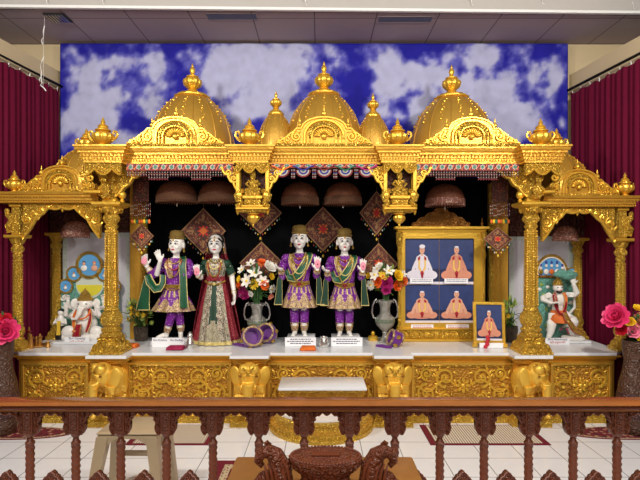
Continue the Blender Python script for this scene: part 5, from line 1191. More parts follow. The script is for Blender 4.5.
B2 = [(386,283,8,'peony',fmag,fmag),(378,282,7,'rose',fora,fora),(396,285,7,'rose',fora,fora),(383,276,6,'daisy',fye,fora),(375,275,7,'lily',fwh,fye),(371,285,6,'daisy',fwh,fye),(397,276,7,'rose',fye,fwh),(403,281,6,'rose',fora,fred),(389,271,7,'lily',fwh,fye),(369,276,4,'rose',fye,fye),(403,274,5,'lily',fwh,fye),(377,269,5,'lily',fwh,fye),(380,266,4,'rose',fwh,fye),(386,290,5,'peony',fmag,fpink)]
def urn(px, Yc, z0, z1, lab):
    cx = WX(px, Yc); h = z1-z0; r = thing('silver_urn', (cx, Yc, z0), lab, 'vase', 'silver flower urns'); m = MB()
    P = [(.070,0),(.072,.02),(.05,.05),(.028,.12),(.022,.17),(.03,.21),(.022,.24),(.05,.30),(.085,.40),(.095,.50),(.088,.58),(.062,.64),(.05,.70),(.05,.80),(.058,.90),(.075,.97),(.078,1.0),(.066,1.0),(.045,.9),(.04,.7)]
    m.lathe([(a, b*h) for a, b in P], (cx,Yc,z0), 28, silver, fl=(14, .04, .35*h, .60*h)); build('bowl', m, r)
    m = MB(); m.lathe([(.0965,.46*h),(.098,.50*h),(.094,.55*h)], (cx,Yc,z0), 28, mat('inlay', (126,138,116), .4, .3, ('carve', 60, .003), var=.3)) ; build('inlaid_band', m, r, label='greenish inlaid band')
    for s in (-1, 1):
        m = MB(); m.tube([(cx+s*x, Yc, z0+z*h) for x, z in ((.085,.55),(.115,.58),(.128,.70),(.122,.86),(.105,.98),(.085,1.02),(.078,.96),(.09,.93))], [.009]*6+[.007,.005], 8, silverp); build('handle', m, r)
urn(257, 4.93, .621, WZ(303, 4.93), 'silver two-handled urn standing behind the paired purple headdresses'); urn(385, 4.93, .621, WZ(300, 4.93), 'silver two-handled urn standing between statue and picture stand')
bouquet(257, 281, 4.93, B1, WZ(305, 4.93)-.0, 'mixed bouquet with white lilies on top and magenta bloom low, in the left urn', .20, .20, 60, leafm, 3)
bouquet(386, 279, 4.93, B2, WZ(302, 4.93)-.0, 'mixed bouquet with magenta bloom between orange ones, in the right urn', .18, .16, 54, leafl, 5)
def smallpot(px, Y, lab, labf, zt, seed, sx):
    cx = WX(px, Y); r = thing('metal_pot', (cx, Y, .621), lab, 'pot'); m = MB(); h = zt-.621
    m.lathe([(.05,0),(.062,.01),(.066,h*.5),(.072,h*.85),(.066,h*.9),(.072,h),(.062,h),(.056,h*.5)], (cx,Y,.621), 22, mat('bronze', (96,84,72), .4, .5, ('carve', 60, .004), var=.2)); build('pot', m, r); r.name = 'metal_pot'
    rnd = random.Random(seed); bl = []
    for k in range(13): bl.append((px+rnd.uniform(-13, 13)*sx-2, 303+rnd.uniform(0, 20), 2.6, 'daisy', leafl if k % 3 else fye, fye))
    bouquet(px-1, 312, Y, bl, zt-.02, labf, .15*sx, .13, 50, leafl, seed)
smallpot(141, 4.96, 'small bronze pot beside the left pilaster', 'pale green and yellow flowers in the small bronze pot at left', WZ(326, 4.96), 11, 1)
smallpot(510.5, 4.9, 'small bronze pot behind the framed picture at right', 'yellow flowers in the small bronze pot behind the framed picture', WZ(326, 4.9), 12, .7)
# folded and rolled cloth, headdresses
def cloth_fold(px0, px1, y0, y1, Y, mt, lab, sk=.0):
    x0, x1 = WX(px0, Y), WX(px1, Y); m = MB(); z = .6215
    for k in range(3):
        o = .006*k; m.box(x0+o+sk*k, x1-o*.6, Y-.05+o, Y+.06-o, z+k*.011, z+k*.011+.0105, mt, .005)
    m.tube([(x0+.01, Y-.045, z+.016), ((x0+x1)/2, Y-.052, z+.017), (x1-.01, Y-.045, z+.016)], .013, 8, mt); build('folded_cloth', m, label=lab, cat='cloth')
cloth_fold(167, 184.5, 345, 351, 4.52, magc, 'folded magenta cloth in front of the white name card'); cloth_fold(300, 316, 346, 351, 4.50, orange, 'folded orange cloth in front of the taller purple statue plinth')
cloth_fold(126, 138, 342, 350, 4.62, orange, 'folded orange cloth behind the tall left column'); cloth_fold(545, 569, 346, 349, 4.9, orange, '') if False else None
purpled = mat('purple_lining', (58,12,78), .7)
def headdress(px, py, R_, Y, lab, yaw, tail=None):
    c = W(px, py, Y); cz = .6215+R_*.92; r = thing('headdress', (c.x, Y, .6215), lab, 'headdress'); T = M4.Translation(V((c.x, Y, cz))) @ M4.Rotation(yaw, 4, 'Z') @ M4.Rotation(R(70), 4, 'X'); m = MB(); m.T = T
    m.lathe([(R_*.62,-.055),(R_*.86,-.05),(R_*.98,-.02),(R_,.012),(R_*.92,.045),(R_*.80,.05),(R_*.70,.04),(R_*.66,-.02)], (0,0,0), 30, purplep); build('band', m, r)
    for zz, q in ((.048, .86), (-.05, .80)):
        m = MB(); m.T = T; m.tube([(R_*q*cos(2*pi*i/30), R_*q*sin(2*pi*i/30), zz) for i in range(30)], .011, 7, lace, closed=True); build('gold_edging', m, r)
    for k in range(6):
        m = MB(); m.T = T; a = 2*pi*k/6+.3; m.ell((R_*1.0*cos(a), R_*1.0*sin(a), .0), (.020,.020,.022), mgold, 12, 8); build('medallion', m, r)
    m = MB(); m.T = T; m.ell((0,0,-.035), (R_*.66, R_*.66, .012), purpled, 20, 8); build('lining', m, r)
    return r
headdress(252, 339, .100, 4.64, 'purple and gold headdress lying in front, left of the purple pair', .35); headdress(267, 336, .098, 4.84, 'purple and gold headdress leaning behind the other one, before the left urn', -.35)
headdress(395, 341, .080, 4.66, 'purple headdress with gold medallions in front of the right urn', -1.35)
for pts, lab in (([(233,345.5), (238,346), (243,347), (248,348)], 'purple cloth tail lying at the hem of the red skirt'), ([(376,347), (382,347.5), (387,348.5), (392,349)], 'purple cloth tail lying left of the single headdress')):
    m = MB(); P = []
    for px, py in pts: y = .9*F/(py-HOR); P.append(V((WX(px, y), y, .634)))
    m.tube(P, [.010,.016,.014,.008], 8, purplep, flat=.8); build('cloth_tail', m, label=lab, cat='cloth')
def pitcher(px, Y, h, lab, w=.04):
    cx = WX(px, Y); r = thing('silver_vessel', (cx, Y, .6215), lab, 'vessel'); m = MB()
    m.lathe([(w*.8,0),(w*.85,.004),(w,.02*h/.1),(w*.95,.35*h),(w*.5,.60*h),(w*.42,.68*h),(w*.60,.74*h),(w*.6,.77*h)], (cx,Y,.6215), 22, silverp); build('bowl', m, r); m = MB()
    m.lathe([(w*.62,.77*h),(w*.5,.82*h),(w*.45,.90*h),(w*.2,.95*h),(w*.22,.98*h),(w*.02,h)], (cx,Y,.6215), 18, silverp); build('lid', m, r)
pitcher(190, 4.56, .155, 'tall silver water vessel beside the magenta cloth', .040); 
cx = WX(324, 4.62); r = thing('silver_cup', (cx, 4.62, .6215), 'small silver cup between the two white plinths', 'cup'); m = MB(); m.lathe([(.036,0),(.040,.006),(.044,.03),(.034,.075),(.030,.085),(.036,.098),(.031,.098),(.026,.08)], (cx,4.62,.6215), 22, silverp); build('cup', m, r); m = MB(); m.lathe([(.0395,.045),(.042,.05),(.0375,.058)], (cx,4.62,.6215), 22, silver); build('rim_band', m, r)
# ritual lamps at the left corner
brass = mat('brass', (190,140,70), .35, .7, var=.2)
Yb = 4.66; tr = thing('brass_tray', (WX(38, Yb), Yb, .6215), 'small brass tray at the left end of the marble top', 'tray'); m = MB(); m.lathe([(.075,0),(.085,.006),(.088,.018),(.083,.018),(.078,.008),(.005,.007)], (WX(38,Yb),Yb,.6215), 26, brass); build('tray', m, tr)
for px, Y, h, lab in ((31, 4.56, .11, 'small brass oil lamp at the left front of the tray'), (36.5, 4.66, .07, 'tiny brass bell cup on the small tray'), (40, 4.66, .09, 'brass incense stand on the small tray'), (29, 4.74, .14, 'slim red-topped brass lamp behind the tray'), (48, 4.62, .05, 'low brass dish right of the small tray')):
    zb = .6215 if px not in (36.5, 40) else .631; cx = WX(px, Y); r = thing('oil_lamp', (cx, Y, zb), lab, 'lamp'); m = MB(); m.lathe([(.022,0),(.024,.004),(.008,.12*h/.1),(.006,.55*h),(.012,.6*h),(.006,.66*h),(.006,.75*h)], (cx,Y,zb), 14, brass); build('stem', m, r); m = MB(); m.lathe([(.006,.75*h),(.022,.86*h),(.026,.94*h),(.022,.95*h),(.004,.88*h)], (cx,Y,zb), 14, redjew if px == 29 else brass); build('bowl', m, r)
cx = WX(373, 4.98); r = thing('brass_stand', (cx, 4.98, .621), 'small golden cushion-shaped stand left of the picture stand', 'stand'); m = MB(); m.lathe([(.045,0),(.05,.01),(.052,.03),(.04,.045),(.002,.05)], (cx,4.98,.621), 20, gold); build('body', m, r); m = MB(); m.ell((cx,4.98,.69), (.02,.02,.025), gold); build('knob', m, r)
# picture stand
def portrait(parent, x0, x1, z0, z1, y, robe, body, bg, lab, capc=None, name='picture'):
    m = MB(); nx, nz = 14, 18; rnd = random.Random(int(x0*1000)); cx = (x0+x1)/2; w = x1-x0; h = z1-z0
    m.pat((x0, y, z0), (w,0,0), (0,0,h), nx, nz, lambda u, v: (navyd if v < .30+.05*sin(u*9) else navy) if v > .05 else pwhite, .001)
    p = build(name, m, parent, label=lab); m = MB()
    Z = lambda v: z0+h*v
    def fl(pts, mt, k): m.prism([(cx+a*w, Z(b)) for a, b in pts], y-.003-.0012*k, y-.002-.0012*k, mt)
    def fe(a, b, ra, rb, mt, k, n=20): fl([(a+ra*cos(2*pi*i/n), b+rb*sin(2*pi*i/n)) for i in range(n)], mt, k)
    fe(0, .22, .42, .12, robe, 0); fe(-.30, .20, .15, .09, robe, 1); fe(.30, .20, .15, .09, robe, 1)
    fl([(-.17,.26), (-.21,.45), (-.16,.60), (-.05,.66), (.05,.66), (.16,.60), (.21,.45), (.17,.26)], body, 2)
    fl([(-.20,.52), (-.29,.36), (-.33,.24), (-.26,.22), (-.20,.34), (-.14,.50)], body, 3); fl([(.20,.52), (.29,.36), (.33,.24), (.26,.22), (.20,.34), (.14,.50)], body, 3)
    fe(-.10, .19, .16, .05, robe, 3); fe(.10, .19, .16, .05, robe, 4)
    fl([(-.03,.62), (.03,.62), (.03,.70), (-.03,.70)], skin, 4); fe(0, .75, .075, .085, skin, 5)
    for s in (-1, 1):
        fl([(s*.06,.60), (s*.115,.57), (s*.105,.34), (s*.03,.26), (s*.02,.31), (s*.065,.38)], garl, 6); fl([(s*.06,.62), (s*.125,.58), (s*.12,.52), (s*.06,.54)], garr, 7); fe(s*.028, .765, .011, .006, eyem, 7, 8)
    fe(0, .24, .05, .055, garr, 8); fe(0, .175, .03, .04, garr, 8); fe(0, .715, .024, .006, lipm, 7, 8)
    if capc: fe(0, .825, .085, .045, capc, 9)
    else: fe(0, .815, .06, .022, pwhite, 6)
    build('figure', m, p); return p
Y = 4.95; ps = thing('picture_stand', (WX(440, Y), Y, .621), 'golden framed stand holding four portraits of seated garlanded men', 'picture stand')
x0, x1 = WX(398, Y), WX(484, Y); zt = WZ(229, Y)
m = MB(); m.box(WX(396, Y), WX(487, Y), Y-.06, Y+.06, .621, .65, gold, .006); m.box(WX(398, Y), WX(485, Y), Y-.045, Y+.05, .65, .735, goldf, .004); m.box(WX(396.5, Y), WX(486.5, Y), Y-.055, Y+.055, .735, .752, gold, .004); build('base', m, ps)
m = MB(); xi0, xi1 = WX(405, Y), WX(473.5, Y); zi0, zi1 = .80, WZ(238.5, Y)
m.box(x0+.02, xi0, Y-.02, Y+.03, .752, zt-.02, gold, .003); m.box(xi1, x1-.02, Y-.02, Y+.03, .752, zt-.02, gold, .003); m.box(xi0, xi1, Y-.02, Y+.03, .752, zi0, gold); m.box(xi0, xi1, Y-.02, Y+.03, zi1, zt-.02, gold); m.box(xi0, xi1, Y+.012, Y+.03, zi0, zi1, gold); build('frame', m, ps)
m = MB(); m.sweep([(x0-.0, Y+.05), (x0, Y-.03), (x1, Y-.03), (x1, Y+.05)], [(-.02,zt-.03),(0,zt-.03),(.01,zt-.018),(.01,zt-.008),(.035,zt),(.035,zt+.022),(-.02,zt+.022)], gold); build('top_moulding', m, ps)
for s, xx in ((-1, x0+.012), (1, x1-.012)):
    m = MB(); m.lathe([(.022,.752),(.026,.77),(.016,.79),(.016,1.30),(.018,1.42),(.028,1.48),(.018,1.52),(.030,1.60),(.034,1.66),(.034,zt-.03)], (xx, Y-.02, 0), 16, goldf); build('colonnette', m, ps)
    m = MB(); m.lathe([(.012,0),(.016,.01),(.006,.02),(.014,.035),(.006,.05),(.004,.09)], (WX(399.5 if s < 0 else 482, Y), Y, zt+.02), 12, goldk); build('finial', m, ps)
m = MB(); cxp = WX(440.5, Y); n = 40; low = []; top = []
for i in range(n+1):
    u = -1+2*i/n; a = abs(u); low.append((cxp+u*.285, zt+.022)); top.append((cxp+u*.285, zt+.03+.17*(1-a)**.9+.02*abs(sin(a*11))))
m.strip(low, top, Y-.02, Y+.02, goldk); m.tube([(x, Y-.024, z) for x, z in top], .008, 6, goldk)
for s in (-1, 1): m.tube(spiral(cxp+s*.09, zt+.085, .05, 1.5, pi/2, -s, Y-.025), .009, 6, goldk); m.tube(spiral(cxp+s*.18, zt+.06, .03, 1.3, -pi/2, s, Y-.025), .008, 6, goldk)
rosette(m, cxp, Y-.028, zt+.14, .03, 8, goldk); build('crest', m, ps)
xm = WX(439.3, Y); zm = WZ(283.5, Y)-.012
for (a, b, c, d, robe, body, cp, l) in ((xi0, xm-.002, zm+.004, zi1, pwhite, pwhite, pwhite, 'portrait of a man in white robe and white headdress'), (xm+.002, xi1, zm+.004, zi1, saff, saff, None, 'portrait of a man in pale saffron robe, upper right'),
        (xi0, xm-.002, zi0, zm, saff, skin, None, 'portrait of a bare-armed man in saffron, lower left'), (xm+.002, xi1, zi0, zm, saff, skin, None, 'portrait of a bare-armed man in saffron, lower right')):
    portrait(ps, a, b, c, d, Y+.006, robe, body, navy, l, cp)
for px0, px1, py0, py1 in ((410,433,278.5,283.5), (444.5,468,278.5,283.5), (411,433.5,324.5,329.5), (446,469,324.5,329.5)):
    m = MB(); a, b, c, d = WX(px0, Y-.03), WX(px1, Y-.03), WZ(py1, Y-.03), WZ(py0, Y-.03); m.box(a, b, Y-.030, Y-.0265, c, d, paper); k = build('caption_card', m, ps); m = MB(); rnd = random.Random(px0)
    for q in range(2):
        x = a+.02
        while x < b-.02: w_ = .006+rnd.random()*.016; m.box(x, min(b-.015, x+w_), Y-.0312, Y-.0302, d-.016-q*.016, d-.010-q*.016, inkr if py0 > 300 else ink); x += w_+.005
    build('print', m, k)
m = MB(); m.add([], []) if False else None
for k in range(17): x = x0+.03+k*(x1-x0-.06)/16; m.tube(spiral(x, .69, .020, 1.2, pi/2 if k % 2 else -pi/2, 1 if k % 2 else -1, Y-.048), .006, 5, gold)
build('base_scrolls', m, ps)
# small framed picture
Yf = 4.62; fx0, fx1 = WX(474, Yf), WX(505, Yf); fp = thing('framed_picture', ((fx0+fx1)/2, Yf, .6215), 'small gold-framed portrait of a man in orange robe standing right of the picture stand', 'picture'); T = M4.Translation(V(((fx0+fx1)/2, Yf, .6215))) @ M4.Rotation(-.10, 4, 'Z') @ M4.Rotation(-.10, 4, 'X') @ M4.Translation(-V(((fx0+fx1)/2, Yf, .6215)))
z0, z1 = .655, WZ(302, Yf); w = .028; m = MB(); m.T = T
m.box(fx0, fx0+w, Yf-.012, Yf+.012, z0, z1, gold, .003).box(fx1-w, fx1, Yf-.012, Yf+.012, z0, z1, gold, .003).box(fx0+w, fx1-w, Yf-.012, Yf+.012, z0, z0+w, gold, .003).box(fx0+w, fx1-w, Yf-.012, Yf+.012, z1-w, z1, gold, .003); build('frame', m, fp)
for xx in (fx0-.012, fx1-w-.0): m = MB(); m.T = T; m.box(xx, xx+.044, Yf-.03, Yf+.03, .622, .66, gold, .005); build('foot', m, fp)
m = MB(); m.T = T; m.box(fx0+w, fx1-w, Yf+.002, Yf+.008, z0+w, z1-w, navyd); build('backing', m, fp)
portrait(fp, fx0+w, fx1-w, z0+w, z1-w, Yf-.0015, saff, saff, navy, 'portrait of a man in orange robe')
for c in kids(fp):
    if c.name.startswith('picture'):
        for o in [c]+kids(c):
            for v in o.data.vertices: v.co = (T @ (v.co+ROOT[fp]))-ROOT[fp]
m = MB()
x = WX(487, Yf-.05)
for k in range(5): m.ell((x+random.uniform(-.012,.012), Yf-.045, .635+.022*k), (.020,.016,.018), fred, 8, 6)
build('garland_tassel', m, fp, label='dark red flower tassel'); m = MB(); m.prism([(fx0+.04,.6225), (fx1-.03,.6225), (fx1-.03,.668), (fx0+.04,.668)], Yf-.036, Yf-.033, paper); build('caption_card', m, fp)
# fabric umbrellas
def umbrella(px, yt, yb, hw, Y, lab, mt=brownf, rim=brownd, grp='hanging fabric umbrellas'):
    cx = WX(px, Y); k = Y/F; zt, zb = WZ(yt, Y), WZ(yb, Y); h = zt-zb; R_ = hw*k; r = thing('fabric_umbrella', (cx, Y, zb), lab, 'umbrella', grp); m = MB(); n = 48
    prof = [(1.0,.0),(1.0,.28),(.95,.45),(.82,.68),(.6,.86),(.3,.97),(.04,1.0)]
    m.lathe([(a*R_, b*h) for a, b in prof]+[(a*R_*.97, b*h-.006) for a, b in prof[::-1][1:]], (cx,Y,zb), n, mt); build('canopy', m, r)
    m = MB(); m.lathe([(1.01*R_,.0),(1.03*R_,.01),(1.03*R_,.24*h),(1.01*R_,.27*h),(.99*R_,.2*h),(.99*R_,.0)], (cx,Y,zb), n, rim)
    for i in range(n): a = 2*pi*i/n; m.ell((cx+1.01*R_*cos(a), Y+1.01*R_*sin(a), zb-.010), (.007,.007,.012), rim, 5, 4)
    build('fringe', m, r); m = MB(); m.tube([(cx, Y, zt), (cx, Y, max(zt+.02, 2.268) if zt > 1.75 else zt+.2)], .004, 6, dark); m.tube([(cx, Y, zt), (cx, Y, zb-.02)], .004, 6, dark); m.ell((cx, Y, zb-.03), (.010,.010,.022), silverp, 8, 6); build('hanging_rod', m, r)
umbrella(177, 180.5, 201, 20, 4.80, 'brown fabric umbrella hanging above the flute player'); umbrella(219, 180.5, 201, 20, 4.80, 'brown fabric umbrella hanging above the female statue in red')
umbrella(300, 182, 203, 18.3, 4.80, 'brown fabric umbrella hanging above the taller purple statue'); umbrella(343, 182, 203, 18.3, 4.80, 'brown fabric umbrella hanging above the shorter purple statue')
umbrella(445, 184, 204.5, 19, 4.80, 'brown fabric umbrella with pale rim hanging above the picture stand', brownf, pinkf); umbrella(75.5, 221, 235.5, 13, 4.9, 'brown and pink speckled fabric umbrella hanging above the elephant-headed statue', pinkf, pinkf); umbrella(565.5, 226, 239, 11.5, 4.9, 'brown and pink speckled fabric umbrella hanging above the monkey-faced statue', pinkf, pinkf)
# embroidered diamonds
def diamond(px, py, hx, hy, Y, lab, style=0, seed=0):
    c = W(px, py, Y); k = Y/F; a, b = hx*k, hy*k; r = thing('embroidered_diamond', (c.x, Y, c.z-b), lab, 'wall hanging', None); m = MB(); rnd = random.Random(seed)
    def fn(u, v):
        e = min(u, v, 1-u, 1-v); q = max(abs(u-.5), abs(v-.5))
        if e < .035: return threadg
        if e < .11: return threadd if int((u+v)*26) % 2 else threadr
        if e < .14: return threadg
        if q < .09: return orm if style else redm
        if math.hypot(u-.5, v-.5) < .14+.05*cos(8*math.atan2(v-.5, u-.5)): return redm if style else orm
        if q < .22: return threadd
        if abs(abs(u-.5)-abs(v-.5)) < .05 and q > .2: return threadg
        return threadr if rnd.random() < .75 else threadg
    m.mi(threadr); o = c+V((-a,0,0)); m.pat(o, (a,0,-b), (a,0,b), 32, 32, fn, .01); build('cloth', m, r); 
    for s in (-1, 1):
        for t in range(1, 9):
            p = c+V((s*a*(1-t/9), -.012, -b*t/9)); m = MB(); L = .02+.012*(t % 2); m.tube([p, p+V((0,0,-L))], .002, 4, threadd); m.ell(p+V((0,0,-L-.008)), (.007,.007,.010), [yem, rem, grm, whm][(t+(s > 0)) % 4], 6, 5)
            build('tassel', m, r)
    m = MB(); p = c+V((0,-.012,-b)); m.tube([p, p+V((0,0,-.035))], .002, 4, threadd); m.ell(p+V((0,0,-.045)), (.010,.010,.016), yem, 8, 6); build('tassel', m, r)
    m = MB(); m.tube([c+V((0,0,b)), c+V((0,.0,b+.05))], .0015, 4, threadg); build('cord', m, r)
diamond(203.5, 231, 22.5, 23, 5.10, 'embroidered diamond hanging with orange flower between the flute player and the red-skirted statue', 1, 1); diamond(323, 229, 21, 22.5, 5.10, 'embroidered diamond hanging with red centre between the two purple statues', 0, 2)
diamond(260.5, 213, 21.5, 21, 5.06, 'upper embroidered diamond behind the left hanging niche', 0, 3); diamond(261.5, 263, 22, 21.5, 5.10, 'lower embroidered diamond behind the left bouquet', 1, 4)
diamond(376.5, 213, 17, 22, 5.06, 'upper embroidered diamond behind the right hanging niche', 0, 5); diamond(378.5, 264, 19.5, 21, 5.10, 'lower embroidered diamond behind the right bouquet', 1, 6)
diamond(142, 236, 12, 12, 4.7, 'small embroidered diamond with pompoms hanging left of the flute player', 0, 7); diamond(497.5, 239, 14.5, 12, 4.7, 'small embroidered diamond with pompoms hanging right of the picture stand', 0, 8)
def beadfall(px, lab):
    Y = 4.7; cx = WX(px, Y); r = thing('bead_hanging', (cx, Y, WZ(224, Y)), lab, 'hanging'); k = Y/F
    m = MB(); rnd = random.Random(px)
    m.pat((cx-.075, Y, WZ(202, Y)), (.15,0,0), (0,0,.30), 16, 30, lambda u, v: [threadd, threadd, threadr, threadd][int(rnd.random()*4)] if math.hypot(u-.5, (v-.45)*1.4) > .22 else threadr, .008); build('cloth_panel', m, r); m = MB()
    for i in range(11):
        x = cx-.09+.018*i
        for j in range(13): m.ell((x, Y-.01, WZ(203+j*1.15, Y)), (.004,.004,.0055), [whm, threadr, rem][(j+i//2) % 3] if j % 4 else threadd, 5, 4)
    build('bead_strings', m, r); m = MB()
    for i in range(8): p = V((cx-.08+.023*i, Y-.012, WZ(221.5, Y))); m.ell(p, (.012,.010,.022), [fora, fye, grm, fora][i % 4], 7, 5)
    build('pompom_row', m, r)
    m = MB(); m.tube([(cx, Y, WZ(202, Y)+.29), (cx, Y, 2.268)], .003, 5, threadd); build('cord', m, r)
beadfall(141, 'dark red bead hanging with orange pompoms at the left edge of the black cloth'); beadfall(499.5, 'dark red bead hanging with orange pompoms at the right edge of the black cloth')
# bead valances in the three bays
def toran(px0, px1, lab, style):
    Y = 4.275; x0, x1 = WX(px0, Y), WX(px1, Y); r = thing('bead_valance', ((x0+x1)/2, Y, WZ(181, Y)), lab, 'valance'); zt = 2.235; m = MB(); z1 = WZ(163.5, Y); z0 = WZ(170.5, Y)
    def fn(u, v):
        k = u*(13 if style == 0 else 10.0)
        f = (k % 1)-.5
        if v > .86 or v < .12: return remd
        if abs(f) < .20 and abs(v-.5) < .30-abs(f): return grm
        if abs(f) < .27 and abs(v-.5) < .36-abs(f)*.6: return whmd
        return [remd, threadd, fora, remd, threadr][(int(k*11)*3+int(v*6)*2) % 5]
    m.mi(remd)
    if style == 0:
        m.pat((x0, Y+.006, z0), (x1-x0,0,0), (0,0,z1-z0), 150, 8, fn, .006); build('beaded_band', m, r)
        n = 40; groups = 0; m = MB(); z2 = z0
        for i in range(n):
            x = x0+.01+(x1-x0-.02)*i/(n-1); L = 4 if (i//8) % 2 == 0 else 7
            for j in range(L+1): m.ell((x, Y, z2-.006-.0105*j), (.0046,.0046,.0050), [remd, whmd, threadd, whmd, remd, whmd, threadd, remd][j], 5, 4)
        for g in range(0, n-8, 8):
            xa = x0+.01+(x1-x0-.02)*g/(n-1); xb = x0+.01+(x1-x0-.02)*(g+7)/(n-1)
            for zz in (z2-.030,)+((z2-.072,) if (g//8) % 2 else ()): m.tube([(xa, Y-.004, zz), (xb, Y-.004, zz)], .0028, 4, remd)
        build('bead_strings', m, r)
    else:
        nm = 5; m.pat((x0, Y+.006, z0+.022), (x1-x0,0,0), (0,0,z1-z0-.022), 150, 6, fn, .006); build('beaded_band', m, r)
        for i in range(nm):
            x = x0+(x1-x0)*(i+.5)/nm; zc = WZ(171.5, Y)
            m = MB()
            for rr, mt, tr_ in ((.060, remd, .006), (.047, whmd, .007), (.033, blm, .006), (.020, whmd, .006), (.007, grm, .008)):
                m.tube([(x+rr*cos(pi+pi*t/14*1.0), Y-.002, zc+.012+rr*.95*sin(pi+pi*t/14)) for t in range(15)], tr_, 5, mt)
            build('scallop', m, r)
            m = MB(); xe = x0+(x1-x0)*i/nm+.0
            for q in (-.012, 0, .012):
                for j in range(7): m.ell((xe+q+.004, Y, zc+.012-.0115*j), (.0045,.0045,.0055), [whmd, remd, blm, whmd, remd, whmd, remd][j], 5, 4)
            m.tube([(x0+(x1-x0)*(i+t/12)/nm, Y-.006, zc+.03+.018*cos(2*pi*t/12)) for t in range(13)], .006, 5, [fora, blm, remd, grm, fmag][i]); build('bead_strings', m, r)
toran(126.5, 233, 'red and white bead valance with square fringes in the left bay', 0); toran(271.5, 377, 'scalloped bead valance of half circles in the middle bay', 1); toran(414, 519, 'red and white bead valance with square fringes in the right bay', 0)
# floor vases with big flowers
for px, Y, lab, fl, labf, seed in ((2, 4.12, 'dark brown patterned floor vase at far left', [(6,331,13,'peony',fpink,flp),(-4,326,12,'peony',fred,fred),(5,321,9,'rose',fred,fred),(-8,338,11,'peony',flp,fpink)], 'big pink and red artificial flowers in the left floor vase', 21),
                     (634, 4.14, 'dark brown patterned floor vase at far right', [(617,317,14,'peony',fpink,flp),(640,322,10,'peony',fpe,fwh),(633,331,8,'rose',flp,fwh),(637,309,5,'rose',fye,fye),(645,329,9,'rose',fwh,fye),(622,330,7,'rose',fred,flp),(639,335,6,'rose',fye,fwh),(630,322,6,'rose',fye,fora)], 'big pink, peach and yellow artificial flowers in the right floor vase', 22)):
    cx = WX(px, Y); r = thing('floor_vase', (cx, Y, .006), lab, 'vase'); m = MB(); zt = WZ(340, Y)
    P = [(.09,0),(.10,.01),(.12,.10),(.13,.25),(.115,.40),(.085,.52),(.075,.60),(.085,.66),(.09,zt-.008),(.078,zt-.008),(.06,.6)]
    m.lathe(P, (cx,Y,.008), 28, vaseb); build('body', m, r); m = MB(); m.lathe([(.122,.14),(.134,.16),(.132,.30),(.122,.34)], (cx,Y,.008), 28, speck('vase_band'+str(px), (60,30,30), (130,90,80), 50, .3)); build('patterned_band', m, r)
    bouquet(px, 328, Y, fl, zt-.04, labf, .14, .10, 26, leafm, seed)
# rugs
def rug(name, x0, x1, y0, y1, lab, style, sk=0):
    m = MB(); z = .0005
    if style == 'oval':
        n = 48; cx, cy = (x0+x1)/2, (y0+y1)/2; a, b = (x1-x0)/2, (y1-y0)/2
        for s, zz, mt in ((1, .006, rugm), (.95, .0075, rugc), (.86, .009, rugred)): m.plan([(cx+a*s*cos(2*pi*i/n), cy+b*s*sin(2*pi*i/n)) for i in range(n)], z if s == 1 else zz-.001, zz, mt)
    elif style == 'stripe':
        m.plan([(x0, y0), (x1, y0), (x1, y1), (x0, y1)], z, .005, rugm); m.plan([(x0+.05, y0+.03), (x1-.05, y0+.03), (x1-.05, y1-.015), (x0+.05, y1-.015)], .0052, .0065, rugs_)
    else:
        m.plan([(x0, y0), (x1, y0), (x1, y1), (x0, y1)], z, .005, rugm); m.plan([(x0+.07, y0+.07), (x1-.07, y0+.07), (x1-.07, y1-.07), (x0+.07, y1-.07)], .0052, .0062, rugc); m.plan([(x0+.12, y0+.12), (x1-.12, y0+.12), (x1-.12, y1-.12), (x0+.12, y1-.12)], .0063, .0072, rugred)
    return build(name, m, label=lab, cat='rug')
rugs_ = mat('rug_striped', (206,196,170), .9); nt = rugs_.node_tree; tc = nt.nodes.new('ShaderNodeTexCoord'); wv = nt.nodes.new('ShaderNodeTexWave'); wv.bands_direction = 'DIAGONAL'; wv.inputs['Scale'].default_value = 15; cr = nt.nodes.new('ShaderNodeValToRGB'); cr.color_ramp.interpolation = 'CONSTANT'
wv.bands_direction = 'X'; cr.color_ramp.elements[0].color = lin((150,122,98)); cr.color_ramp.elements[1].color = lin((222,214,196)); cr.color_ramp.elements[1].position = .35; nt.links.new(tc.outputs['Object'], wv.inputs['Vector']); nt.links.new(wv.outputs['Color'], cr.inputs[0]); nt.links.new(cr.outputs[0], nt.nodes['Principled BSDF'].inputs['Base Color'])
rug('rug', -1.52, -.86, 3.89, 4.335, 'cream striped mat with maroon border behind the plastic stool', 'stripe'); rug('rug', .86, 1.80, 3.89, 4.335, 'cream striped mat with maroon border at right of the steps', 'stripe')
rug('rug', -3.0, -2.03, 3.98, 4.62, 'oval red floral rug at far left under the floor vase', 'oval') if False else None
rug('rug', -3.02, -2.05, 4.0, 4.29, 'oval red floral rug at far left under the floor vase', 'oval'); rug('rug', 2.04, 3.0, 4.0, 4.29, 'oval red floral rug at far right under the floor vase', 'oval')
rug('rug', -.74, .5, 2.75, 3.60, 'maroon rug with cream patterned border behind the wooden table', 'big')
